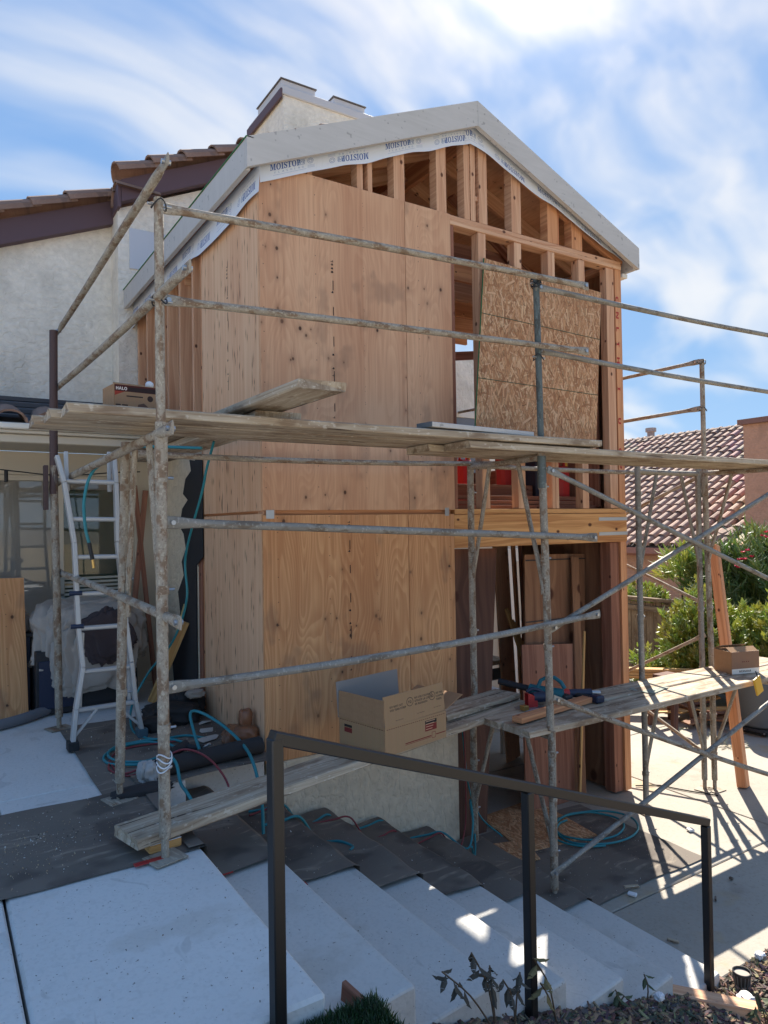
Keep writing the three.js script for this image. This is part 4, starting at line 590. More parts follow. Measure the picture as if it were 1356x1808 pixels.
// cross braces, front far bay
rail('cross_brace', 'upper front brace falling from the middle frame towards the shrubs', G_BR, sag([3.57, 2.99, -3.49], [6.45, 1.95, -3.30], 0), 0.019, MT.pipeGrey);
rail('cross_brace', 'upper front brace rising towards the neighbour tower wall', G_BR, sag([3.60, 1.885, -3.52], [6.45, 2.98, -3.33], 0), 0.019, MT.pipeGrey);
rail('cross_brace', 'lower front brace falling in front of the work planks', G_BR, sag([3.58, 1.42, -3.49], [6.45, 0.28, -3.30], 0.02), 0.019, MT.pipe);
rail('cross_brace', 'lower front brace rising from the foot of the stairs past the trash can', G_BR, sag([3.55, 0.22, -3.51], [6.45, 1.21, -3.33], 0), 0.019, MT.pipeGrey);
rail('cross_brace', 'thin far brace falling in front of the pink neighbour wall', G_BR, sag([6.38, 1.80, -4.18], [6.40, 2.62, -6.4], 0), 0.0165, MT.pipe, [1, 1], EX);
rail('cross_brace', 'thin far brace rising in front of the shrubs', G_BR, sag([6.38, 1.50, -4.18], [6.40, 0.30, -6.4], 0), 0.0165, MT.pipe, [1, 1], EX);
rail('cross_brace', 'pale far brace near the ground behind the planks', G_BR, sag([6.38, 0.30, -4.12], [6.40, 1.25, -6.4], 0), 0.0165, MT.pipe, [1, 1], EX);
rail('cross_brace', 'pale brace seen against the tile roof under the platform', G_BR, sag([6.38, 3.05, -4.2], [6.40, 2.2, -6.4], 0), 0.0165, MT.pipe, [1, 1], EX);
// tie wires round the poles
for (const [p, label] of [[[0.905, 1.52, -3.33], 'white string tied round the front scaffold leg above the plank'], [[3.50, 4.24, -3.50], 'dark wire tie at the head of the blue guard post']]) {
  const t = thing('tie_wire', label, 'wire'); const m = label[0] === 'w' ? MT.white : MT.dark; for (let k = 0; k < 4; k++) { const o = []; for (let i = 0; i < 10; i++) { const a = i / 10 * 2 * PI; o.push([p[0] + Math.cos(a) * 0.033, p[1] + k * 0.02 + Math.sin(a * 2 + k) * 0.012, p[2] + Math.sin(a) * 0.033]); } tube('loop', o, 0.0035, m, t, { rs: 5, closed: true, seg: 24 }); }
}
// planks: slightly warped boards with worn ends
function plankGeo(w, l, t) {
  const n = 14, P = [], U = [], ou = R() * 2, ov = R() * 2, wb = jit(0.006), tw = jit(0.012), c = 0.006, sec = [[-w / 2 + c, t / 2], [w / 2 - c, t / 2], [w / 2, t / 2 - c], [w / 2, -t / 2 + c], [w / 2 - c, -t / 2], [-w / 2 + c, -t / 2], [-w / 2, -t / 2 + c], [-w / 2, t / 2 - c]];
  const pt = (i, k) => { const s = i / n, y = -l / 2 + s * l, e = (i === 0 || i === n) ? 0.006 * (vn(k * 1.7, i, 3) - 0.5) * 4 : 0, [a, b] = sec[k], th = tw * (s - 0.5); return [a + b * th, y + e, b - a * th + wb * 4 * s * (1 - s) + (vn(s * 9, k, 11) - 0.5) * 0.002]; };
  const per = [0]; for (let k = 0; k < 8; k++) { const [a, b] = sec[k], [d, e] = sec[(k + 1) % 8]; per.push(per[k] + Math.hypot(d - a, e - b)); }
  for (let i = 0; i < n; i++) for (let k = 0; k < 8; k++) { const A = pt(i, k), B = pt(i, (k + 1) % 8), C = pt(i + 1, (k + 1) % 8), D = pt(i + 1, k); for (const [p, u] of [[A, per[k]], [C, per[k + 1]], [B, per[k + 1]], [A, per[k]], [D, per[k]], [C, per[k + 1]]]) { P.push(...p); U.push(u + ou, p[1] + ov); } }
  for (const i of [0, n]) for (let k = 1; k < 7; k++) { const T = i ? [pt(i, 0), pt(i, k + 1), pt(i, k)] : [pt(i, 0), pt(i, k), pt(i, k + 1)]; for (const p of T) { P.push(...p); U.push(p[0] + ou, p[2] * 3 + ov); } }
  return geoFrom(P, U);
}
function plank(label, a, b, w, t, mat = MT.plank, up = [0, 1, 0]) { const p0 = V3(...a), p1 = V3(...b); const m = obj('scaffold_plank', plankGeo(w, p0.distanceTo(p1), t), mat); orient(m, p0, p1, V3(...up)); return tag(m, label, 'plank', G_PL); }
plank('front plank of the upper platform, carrying the white trim board', [0.52, 3.178, -3.53], [4.05, 3.182, -3.53], 0.215, 0.045);
plank('middle plank of the upper platform with pale cut end', [0.475, 3.178, -3.755], [4.0, 3.18, -3.75], 0.215, 0.045);
plank('rear plank of the upper platform with frayed rotten end', [0.43, 3.175, -3.98], [4.02, 3.18, -3.97], 0.215, 0.045);
plank('front plank of the upper platform right of the blue post', [2.85, 3.125, -3.58], [6.62, 3.122, -3.56], 0.27, 0.046);
plank('rear plank of the upper platform right of the blue post', [2.74, 3.125, -3.86], [6.60, 3.122, -3.85], 0.27, 0.046);
plank('long plank jutting out towards the camera over the upper platform', [1.53, 3.277, -2.90], [1.50, 3.277, -6.3], 0.25, 0.042);
plank('short ended plank under the jutting plank of the side platform', [1.60, 3.228, -3.55], [1.62, 3.225, -6.3], 0.27, 0.046);
plank('thick weathered plank sloping from the upper patio to behind the cardboard box', [0.76, 1.187, -3.47], [3.92, 1.197, -4.215], 0.245, 0.05);
plank('grey plank lying doubled on the sloping plank beside the tools', [3.04, 1.25, -4.13], [3.90, 1.252, -4.30], 0.25, 0.042);
plank('near plank of the low work platform, edge towards the stairs', [3.38, 1.197, -3.655], [7.1, 1.20, -3.64], 0.275, 0.046);
plank('far plank of the low work platform beneath the small carton', [3.36, 1.197, -3.945], [7.1, 1.20, -3.93], 0.275, 0.046);

// ================================================================ stair handrail
{
  const g = thing('stair_handrail', 'black square tube handrail on three posts beside the concrete stairs', 'handrail'), t = 0.042;
  const A = [0.905, 1.965, -2.07], B = [2.11, 1.515, -2.215], C = [3.625, 0.945, -2.40];
  bar('top_rail', [0.892, 1.972, -2.069], [3.64, 0.942, -2.402], t, t, MT.black, g, [0, 1, 0], 0.004);
  for (const [p, b] of [[A, 0.9], [B, 0.40], [C, -0.1]]) bar('post', [p[0], b, p[2]], [p[0], p[1] - (p === A ? -0.003 : 0.018), p[2]], t, t, MT.black, g, [0.12, 0, 1], 0.004);
}
// ================================================================ protection paper
function ribbon(name, label, prof, z0, z1, mat, nz = 14, wob = 0.012) {   // profile in x-y swept along z
  const P = [], U = [], I = [], n = prof.length; let s = 0; const L = prof.map((p, i) => (i ? s += Math.hypot(p[0] - prof[i - 1][0], p[1] - prof[i - 1][1]) : 0));
  for (let j = 0; j <= nz; j++) for (let i = 0; i < n; i++) { const z = lerp(z0, z1, j / nz), e = j === 0 || j === nz ? (vn(L[i] * 3, j, 7) - 0.5) * 0.05 : 0; P.push(prof[i][0] + (vn(z * 3, i, 5) - 0.5) * 0.006, prof[i][1] + (vn(L[i] * 6, z * 6, 9)) * wob, z + e); U.push(L[i], z); }
  for (let j = 0; j < nz; j++) for (let i = 0; i < n - 1; i++) { const a = j * n + i; I.push(a, a + n, a + 1, a + 1, a + n, a + n + 1); }
  const g = new THREE.BufferGeometry(); g.setAttribute('position', new THREE.Float32BufferAttribute(P, 3)); g.setAttribute('uv', new THREE.Float32BufferAttribute(U, 2)); g.setIndex(I); g.computeVertexNormals(); return tag(obj(name, g, mat), label, 'floor covering');
}
{
  const sub = (pts, d = 0.09) => { const o = [pts[0]]; for (let i = 1; i < pts.length; i++) { const a = pts[i - 1], b = pts[i], n = Math.max(1, Math.ceil(Math.hypot(b[0] - a[0], b[1] - a[1]) / d)); for (let k = 1; k <= n; k++) o.push([lerp(a[0], b[0], k / n), lerp(a[1], b[1], k / n)]); } return o; };
  ribbon('protection_paper', 'grey protection paper runner laid across the upper patio', sub([[-1.6, 1.104], [1.10, 1.104]], 0.12), -4.32, -3.345, MT.paper, 20, 0.010);
  const pr = [[1.02, 1.112], [1.092, 1.110], [1.108, 1.09], [1.112, 0.95]]; STEP.forEach(([x0, x1, y], i) => { pr.push([x0 + 0.035, y + 0.014], [x1 - 0.02, y + 0.012], [x1 + 0.008, y - 0.002]); if (i < 5) pr.push([x1 + 0.014, STEP[i + 1][2] + 0.03]); }); pr.push([3.79, 0.012]);
  ribbon('protection_paper', 'grey protection paper draped down the concrete stairs', sub(pr), -4.53, -3.36, MT.paper, 24, 0.022);
  ribbon('protection_paper', 'grey protection paper on the lower patio before the opening', sub([[3.78, 0.006], [5.05, 0.006]], 0.2), -4.62, -3.36, MT.paper, 16, 0.010).rotation.y = -0.0;
  const back = ribbon('protection_paper', 'dusty protection paper on the patio under the ladder and hoses', sub([[0.82, 1.103], [1.90, 1.103]], 0.1), -5.95, -4.30, MT.paper, 26, 0.010);
  // red tape pieces at the paper edge
  const tp = (p, ry, label, l = 0.12) => { const m = obj('red_tape', cbox(l, 0.003, 0.035, 0.0005), MT.redTape); m.position.set(...p); m.rotation.y = ry; tag(m, label, 'tape'); };
  tp([0.84, 1.114, -3.33], 0.05, 'red tape scrap beside the scaffold base plate on the patio edge', 0.15); tp([1.17, 0.955, -3.345], 0.06, 'red tape scrap on the first step below the patio'); tp([1.57, 0.782, -3.345], 0.05, 'red tape scrap on the second step'); tp([2.03, 0.612, -3.345], 0.04, 'red tape scrap on the third step'); tp([3.30, 0.085, -3.36], 0.1, 'small red tape scrap at the foot of the scaffold leg', 0.06);
}
// ================================================================ cartons
const CARD = (() => { const t = dtex(128, 128, (u, v) => { const a = fb(u, v, 60, 6, 3, 401), b = fb(u, v, 4, 4, 3, 403); return mixc([0.60, 0.46, 0.33], [0.68, 0.53, 0.39], a * 0.5 + b * 0.5); }, 0.5, 0.5); return M({ map: t, roughness: 0.9, side: THREE.DoubleSide }); })();
const CARDIN = M({ color: lin(0.30, 0.27, 0.245), roughness: 0.95, side: THREE.DoubleSide });
function printed(w, h, draw, base = '#a68460') { return M({ map: ctex(w, h, (g) => { g.fillStyle = base; g.fillRect(0, 0, w, h); const r = rng(w + h); for (let i = 0; i < 400; i++) { g.fillStyle = `rgba(${120 + r() * 60},${90 + r() * 50},${60 + r() * 40},0.08)`; g.fillRect(r() * w, 0, 1 + r() * 2, h); } draw(g, w, h); }), roughness: 0.9 }); }
const face = (name, w, h, mat, parent, p, ry, rx = 0) => { const m = obj(name, new THREE.BoxGeometry(w, h, 0.004), mat, parent); m.position.set(...p); m.rotation.set(rx, ry, 0, 'YXZ'); return m; };
{
  const g = thing('cardboard_box', 'large open brown cardboard box with printed flaps on the sloping plank', 'box', null, [2.54, 1.222, -3.90]); g.rotation.y = 0.20;
  const W = 0.56, D = 0.42, H = 0.175, F = 0.185;
  const front = printed(768, 256, (c, w, h) => { c.strokeStyle = '#5f3324'; c.lineWidth = 5; c.setLineDash([18, 8]); c.beginPath(); c.moveTo(20, 24); c.lineTo(w - 10, 24); c.stroke(); c.setLineDash([]); c.fillStyle = '#2a211c'; c.fillRect(490, 44, 150, 34); c.fillStyle = '#7c2a22'; c.fillRect(490, 82, 150, 60); c.fillStyle = '#c9a080'; for (let k = 0; k < 4; k++) c.fillRect(500, 50 + k * 24, 120 - k * 12, 6); c.fillStyle = '#7c2a22'; c.fillRect(240, 190, 330, 9); c.fillRect(630, 190, 130, 9); c.fillRect(240, 205, 330, 4); c.strokeStyle = '#7c2a22'; c.lineWidth = 4; c.strokeRect(578, 165, 44, 54); });
  const flap = printed(768, 288, (c, w, h) => { c.fillStyle = '#2c2320'; c.font = 'bold 27px sans-serif'; const T = (x, y, a) => a.forEach((s, i) => c.fillText(s, x, y + i * 31)); T(70, 120, ['DO NOT CUT', 'USE TEAR STRIP']); T(380, 90, ['NO USE CUCHILLO', 'UTILICE LA CINTA', 'DE RASGADO']); T(662, 100, ['NE PAS', 'COUPER', 'TIRER']); c.strokeStyle = '#2c2320'; c.lineWidth = 5; for (const x of [322, 612]) { c.beginPath(); c.arc(x, 105, 40, 0, 7); c.stroke(); c.font = 'bold 34px sans-serif'; c.fillText('TQ', x - 24, 118); } c.font = '15px sans-serif'; T(130, 250, ['tear strip here']); T(400, 240, ['tear strip here']); T(620, 230, ['tear strip here']); });
  const side = printed(512, 256, (c, w, h) => { c.strokeStyle = '#5f3324'; c.lineWidth = 5; c.setLineDash([18, 8]); c.beginPath(); c.moveTo(10, 24); c.lineTo(w, 24); c.stroke(); c.setLineDash([]); c.fillStyle = '#2a211c'; c.fillRect(60, 60, 90, 24); c.fillStyle = '#7c2a22'; c.fillRect(60, 88, 90, 44); });
  face('front_side', W, H, front, g, [0, H / 2, D / 2], 0); face('rear_side', W, H, CARD, g, [0, H / 2, -D / 2], 0); face('left_side', D, H, side, g, [-W / 2, H / 2, 0], -PI / 2); face('right_side', D, H, CARD, g, [W / 2, H / 2, 0], PI / 2); face('bottom', W, D, CARD, g, [0, 0.004, 0], 0, -PI / 2);
  face('flap', W, F, flap, g, [0.0, H + F / 2 - 0.003, D / 2 - 0.012], 0.02, -0.10); face('flap', W, F + 0.04, CARDIN, g, [-0.01, H + F / 2 + 0.01, -D / 2 - 0.01], 0, -0.08); face('flap', D, F - 0.02, CARD, g, [-W / 2 - 0.004, H + F / 2 - 0.012, 0], -PI / 2, -0.03); face('flap', D, F, CARD, g, [W / 2 + 0.09, H + 0.04, 0], PI / 2, 1.2);
  face('inner_liner', W - 0.02, D - 0.02, CARDIN, g, [0, 0.06, 0], 0, -PI / 2);
  const cr = new THREE.IcosahedronGeometry(0.05, 2); { const p = cr.attributes.position; for (let i = 0; i < p.count; i++) { const k = 0.8 + 0.4 * vn(p.getX(i) * 60, p.getY(i) * 60 + p.getZ(i) * 40, 3); p.setXYZ(i, p.getX(i) * k, p.getY(i) * k, p.getZ(i) * k); } cr.computeVertexNormals(); } const w = obj('packing_wrap', cr, MT.white, g); w.position.set(0.02, 0.22, 0.02);
}
{
  const g = thing('cardboard_box', 'small printed fixture carton on the upper platform', 'box', null, [0.875, 3.203, -3.80]); g.rotation.y = 0.10; g.scale.setScalar(1.22);
  const W = 0.175, D = 0.15, H = 0.125; const fr = printed(512, 360, (c, w, h) => { c.fillStyle = '#4a1d18'; c.fillRect(0, 8, w, 78); c.fillStyle = '#2e1f1d'; c.fillRect(160, 30, w - 160, 50); c.fillStyle = '#9c3a28'; c.beginPath(); c.moveTo(0, 86); c.lineTo(120, 86); c.lineTo(0, 140); c.fill(); c.fillStyle = '#e8dcd0'; c.font = 'bold 52px sans-serif'; c.fillText('HALO', 12, 70); c.fillStyle = '#3a2a24'; for (const [x, y, l] of [[10, 240, 60], [86, 240, 70], [10, 285, 50], [86, 285, 60], [140, 130, 200]]) c.fillRect(x, y, l, 16); c.beginPath(); c.arc(430, 150, 36, 0, 7); c.fill(); c.fillStyle = '#5d4338'; c.beginPath(); c.moveTo(260, 330); c.lineTo(280, 230); c.lineTo(350, 210); c.lineTo(430, 270); c.lineTo(450, 330); c.fill(); }, '#9b7a5c');
  const sd = printed(256, 256, (c, w, h) => { c.fillStyle = '#2c2428'; c.fillRect(30, 0, w - 30, h); c.fillStyle = '#17141a'; c.fillRect(70, 150, 150, 60); }, '#9b7a5c');
  face('front_side', W, H, fr, g, [0, H / 2, D / 2], 0); face('right_side', D, H, sd, g, [W / 2, H / 2, 0], PI / 2); face('left_side', D, H, CARD, g, [-W / 2, H / 2, 0], -PI / 2); face('rear_side', W, H, CARD, g, [0, H / 2, -D / 2], 0); face('flap', W * 0.8, 0.05, CARD, g, [0.02, H + 0.015, -D / 2 + 0.03], 0.05, -0.9); face('flap', 0.07, D, CARD, g, [W / 2 + 0.012, H - 0.01, 0], 0, -1.35); face('top', W, D, CARD, g, [0, H - 0.006, 0], 0, -PI / 2);
  const k = obj('tape_ball', new THREE.IcosahedronGeometry(0.018, 1), MT.white, g); k.position.set(W / 2 - 0.01, H + 0.018, 0.02);
}
{
  const g = thing('cardboard_box', 'small brown carton with white base band on the low platform', 'box', null, [6.27, 1.222, -3.80]); g.rotation.y = -0.30; const W = 0.30, D = 0.22, H = 0.20;
  const fr = printed(512, 340, (c, w, h) => { c.fillStyle = '#e4ddcf'; c.fillRect(0, 262, w, 80); c.fillStyle = '#2d2a28'; c.font = 'bold 44px sans-serif'; c.fillText('WERNMAR', 130, 318); c.fillStyle = '#6a2a28'; for (const x of [190, 220, 262, 300]) c.fillRect(x, 150, 20, 14); }, '#8f6d55');
  face('front_side', W, H, fr, g, [0, H / 2, D / 2], 0); face('right_side', D, H, M({ color: lin(0.66, 0.62, 0.56) }), g, [W / 2, H / 2, 0], PI / 2); face('left_side', D, H, CARD, g, [-W / 2, H / 2, 0], -PI / 2); face('rear_side', W, H, CARD, g, [0, H / 2, -D / 2], 0); face('top', W - 0.01, D - 0.01, CARDIN, g, [0, H - 0.03, 0], 0, -PI / 2); face('flap', W, 0.07, CARD, g, [0, H + 0.012, D / 2 - 0.04], 0, -1.0); face('flap', W, 0.07, CARD, g, [0, H + 0.02, -D / 2 + 0.035], 0, 1.1);
}
// ================================================================ boards and sheets
const leanSheet = (name, label, c, th, mat, flip) => tag(sheet(name, c, th, mat, scene, flip), label, 'board');
{
  const g = thing('chipboard_sheet', 'tall oriented strand board leaning on the open studs above the platform', 'board');
  const c = [[3.60, 3.20, -4.30], [5.00, 3.20, -4.30], [5.385, 4.80, -4.525], [3.945, 4.86, -4.535]]; sheet('panel', c, 0.012, MT.osb, g);
  bar('painted_edge', [3.598, 3.2, -4.302], [3.942, 4.86, -4.539], 0.003, 0.013, MT.green, g, [0.05, 0.1, 1]);
  for (const k of [0.36, 0.70]) { const a = V3(...c[0]).lerp(V3(...c[3]), k), b = V3(...c[1]).lerp(V3(...c[2]), k); bar('ink_line', [a.x, a.y, a.z + 0.002], [b.x, b.y, b.z + 0.002], 0.006, 0.002, M({ color: lin(0.06, 0.09, 0.05) }), g, [0, 0.14, 1]); }
}
leanSheet('plywood_sheet', 'pale knotty plywood sheet leaning beside the patio doors', [[-0.55, 1.105, -6.43], [0.665, 1.105, -6.44], [0.672, 2.22, -6.80], [-0.55, 2.24, -6.79]], 0.015, M({ map: TX.plyLow, color: lin(1.05, 1.05, 1.0) }), false);
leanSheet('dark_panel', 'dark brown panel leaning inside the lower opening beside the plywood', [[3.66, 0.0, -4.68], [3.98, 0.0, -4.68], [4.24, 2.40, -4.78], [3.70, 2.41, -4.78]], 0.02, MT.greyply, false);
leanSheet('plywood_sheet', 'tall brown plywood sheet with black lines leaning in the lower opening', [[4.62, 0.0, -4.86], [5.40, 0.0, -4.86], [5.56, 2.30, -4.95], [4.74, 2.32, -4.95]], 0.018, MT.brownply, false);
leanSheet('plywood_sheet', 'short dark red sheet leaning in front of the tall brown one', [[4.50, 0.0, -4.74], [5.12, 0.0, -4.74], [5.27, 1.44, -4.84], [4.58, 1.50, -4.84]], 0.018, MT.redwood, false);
{
  const P = [[[5.18, 0.0, -4.70], [5.36, 2.28, -4.90], 0.10, 'narrow pale rip of plywood leaning against the brown sheet', MT.brownply], [[5.10, 0.0, -4.66], [5.40, 1.55, -4.83], 0.025, 'thin pale edge strip leaning against the brown sheets', MT.newpine]];
  for (const [a, b, w, l, m] of P) tag(bar('leaning_board', a, b, w, 0.018, m, scene, [0, 0.1, 1]), l, 'board', 'boards leaning in the lower opening');
  for (const k of [0.42, 0.57, 0.73, 0.98]) { const m = bar('panel_line', [4.62 + 0.12 * k, 2.31 * k, -4.852 - 0.09 * k], [5.40 + 0.16 * k, 2.30 * k, -4.852 - 0.09 * k], 0.010, 0.003, MT.dark, scene, [0, 0.04, 1]); tag(m, ['low', 'middle', 'upper', 'topmost'][[0.42, 0.57, 0.73, 0.98].indexOf(k)] + ' black chalk line across the tall brown plywood sheet', 'line', 'black lines on the brown sheet'); }
  for (const [a, b, w, t, l, m] of [
    [[5.42, 0.0, -5.9], [5.03, 2.42, -5.62], 0.25, 0.02, 'wide grey brown board leaning at the back of the lower opening', MT.plyUp], [[5.45, 0.3, -5.75], [5.10, 2.42, -5.5], 0.05, 0.03, 'reddish stud leaning beside the wide grey board', MT.fir], [[5.50, 0.3, -5.72], [5.17, 2.42, -5.47], 0.04, 0.03, 'second reddish stud leaning beside the wide grey board', MT.redwood],
    [[5.42, 0.75, -5.42], [5.02, 1.62, -5.45], 0.05, 0.03, 'pale offcut slanting down at the back of the lower opening', MT.newpine], [[5.38, 0.55, -5.38], [4.95, 1.75, -5.45], 0.045, 0.03, 'long pale strip slanting beside the work table', MT.newpine], [[5.50, 1.1, -5.5], [5.2, 1.36, -5.5], 0.06, 0.03, 'short pale offcut above the work table end', MT.newpine]]) tag(bar('leaning_board', a, b, w, t, m, scene, [0.2, 0.1, 1]), l, 'board', 'boards leaning in the lower opening');
}
tag(bar('timber_post', [6.70, 0.0, -4.02], [6.99, 2.35, -4.46], 0.145, 0.09, MT.fir, scene, [0.35, 0, 1], 0.005), 'orange fir timber post leaning beside the far scaffold leg', 'post');
tag(bar('timber_block', [3.43, 1.255, -3.69], [4.30, 1.245, -3.83], 0.088, 0.04, MT.fir, scene, [0, 1, 0], 0.003), 'short orange lumber piece lying on the near work plank', 'lumber');
{ const g = thing('trim_board', 'white primed trim board with dark end on the upper platform', 'board'); bar('board', [2.53, 3.226, -3.48], [3.45, 3.224, -3.56], 0.13, 0.03, MT.primer, g, [0, 1, 0]); bar('dark_end', [2.522, 3.226, -3.479], [2.529, 3.226, -3.48], 0.131, 0.031, MT.canGrey, g, [0, 1, 0], 0.001); }
tag(bar('wood_offcut', [2.1, 3.207, -3.60], [2.9, 3.208, -3.62], 0.03, 0.012, MT.stud, scene, [0, 1, 0]), 'thin pale batten lying along the upper platform', 'lumber');
{ // strand board pieces flat on the lower paper
  leanSheet('chipboard_sheet', 'large strand board offcut lying on the lower paper under the hoses', [[3.95, 0.022, -4.18], [4.66, 0.022, -4.08], [4.78, 0.022, -4.94], [4.10, 0.022, -4.90]], 0.012, MT.osb, false);
  leanSheet('chipboard_sheet', 'small strand board offcut at the foot of the stairs', [[3.60, 0.036, -4.12], [3.95, 0.036, -4.02], [4.08, 0.036, -4.32], [3.70, 0.036, -4.46]], 0.011, MT.osb, false);
}
// lumber stack on the far patio
for (let i = 0; i < 5; i++) tag(bar('lumber_length', [7.2 + (i % 2) * 0.12, 0.46 + Math.floor(i / 2) * 0.045, -7.6 + jit(0.1)], [9.0 + (i % 2) * 0.15, 0.46 + Math.floor(i / 2) * 0.045, -5.75 + jit(0.08)], 0.14, 0.04, MT.newpine, scene, [0, 1, 0]), ['lower', 'second', 'third', 'fourth', 'topmost'][i] + ' pale board of the lumber stack behind the corner post', 'lumber', 'boards in the lumber stack');
for (const [x, z, l] of [[7.75, -7.0, 'sawhorse under the far end of the lumber stack'], [8.65, -6.1, 'sawhorse under the near end of the lumber stack']]) { const s = thing('sawhorse', l, 'sawhorse', 'sawhorses under the lumber'); bar('beam', [x - 0.3, 0.41, z + 0.3], [x + 0.3, 0.41, z - 0.3], 0.06, 0.05, MT.plank, s); for (const a of [-1, 1]) for (const b of [-1, 1]) bar('leg', [x + a * 0.28 + b * 0.12, 0.0, z - a * 0.28 + b * 0.12], [x + a * 0.22, 0.40, z - a * 0.22], 0.05, 0.035, MT.plank, s); }
// scrap wood by the shrubs
for (let i = 0; i < 16; i++) tag(bar('scrap_wood', [7.9 + R() * 1.1, 0.02 + R() * 0.12, -6.2 + R() * 0.9], [8.1 + R() * 1.0, 0.03 + R() * 0.2, -6.0 + R() * 0.9], 0.06 + R() * 0.1, 0.02, [MT.newpine, MT.redwood, MT.brownply][i % 3], scene, [0, 1, 0]), 'scrap board in the heap before the shrubs', 'scrap wood', 'scrap wood heap before the shrubs');
{ const g = thing('mitre_saw_stand', 'dark folding saw stand among the scrap wood', 'stand'); for (const s of [-1, 1]) { bar('leg', [8.0 + s * 0.22, 0, -5.9], [8.0 + s * 0.1, 0.6, -5.85], 0.09, 0.05, MT.greyply, g); bar('leg', [8.0 + s * 0.22, 0, -5.55], [8.0 + s * 0.1, 0.6, -5.6], 0.09, 0.05, MT.greyply, g); } bx('crossbar', 7.8, 8.25, 0.28, 0.33, -5.9, -5.85, MT.newpine, g); bx('top_beam', 7.85, 8.15, 0.58, 0.64, -5.9, -5.55, MT.greyply, g); }
// work table inside the lower opening
{ const g = thing('work_table', 'white topped work table deep inside the lower opening', 'table'); bx('table_top', 4.85, 5.56, 1.02, 1.07, -6.9, -6.1, MT.plank, g); bx('shelf', 4.87, 5.54, 0.66, 0.71, -6.88, -6.12, MT.white, g); for (const x of [4.9, 5.5]) for (const z of [-6.85, -6.15]) bx('leg', x - 0.025, x + 0.025, 0.0, 1.02, z - 0.025, z + 0.025, MT.creamLite, g); bx('apron', 4.88, 5.53, 0.85, 0.98, -6.13, -6.11, MT.canGrey, g); }
// red cans and crates on the upper floor
for (const [x, z, h, w, l] of [[4.42, -6.2, 0.62, 0.20, 'red plastic fuel can on the upper floor, first from the plywood'], [4.95, -6.1, 0.56, 0.18, 'red plastic fuel can on the upper floor behind the inner braces'], [5.05, -5.55, 0.60, 0.16, 'red plastic fuel can on the upper floor by the blue post'], [5.36, -5.05, 0.42, 0.15, 'bright red plastic can by the open corner on the upper floor']]) {
  const g = thing('fuel_can', l, 'can', 'red cans on the upper floor', [x, 2.765, z]); const b = obj('body', cbox(w, h, w * 0.8, 0.03), MT.red, g); b.position.y = h / 2; tube('handle', [[-w * 0.3, h - 0.01, 0], [-w * 0.25, h + 0.05, 0], [w * 0.2, h + 0.05, 0], [w * 0.25, h - 0.01, 0]], 0.014, MT.red, g, { rs: 6 }); tube('spout', [[w * 0.38, h - 0.02, 0], [w * 0.42, h + 0.07, 0]], 0.02, MT.yellow, g, { rs: 8 });
}
{ const g = thing('storage_tote', 'tall dark blue tote on the upper floor behind the studs', 'tote', null, [5.22, 2.765, -5.35]); const b = obj('body', cbox(0.12, 0.62, 0.3, 0.015), MT.navy, g); b.position.y = 0.31; const l = obj('lid', cbox(0.14, 0.03, 0.32, 0.008), MT.dark, g); l.position.y = 0.635; }
{ const g = thing('folded_tarp', 'dark red folded sheet on the upper floor by the studs', 'tarp', null, [5.38, 2.765, -5.25]); for (let i = 0; i < 4; i++) { const f = obj('fold', cbox(0.22 - i * 0.01, 0.05, 0.3, 0.02), M({ color: lin(0.20, 0.02, 0.03) }), g); f.position.y = 0.026 + i * 0.051; } }

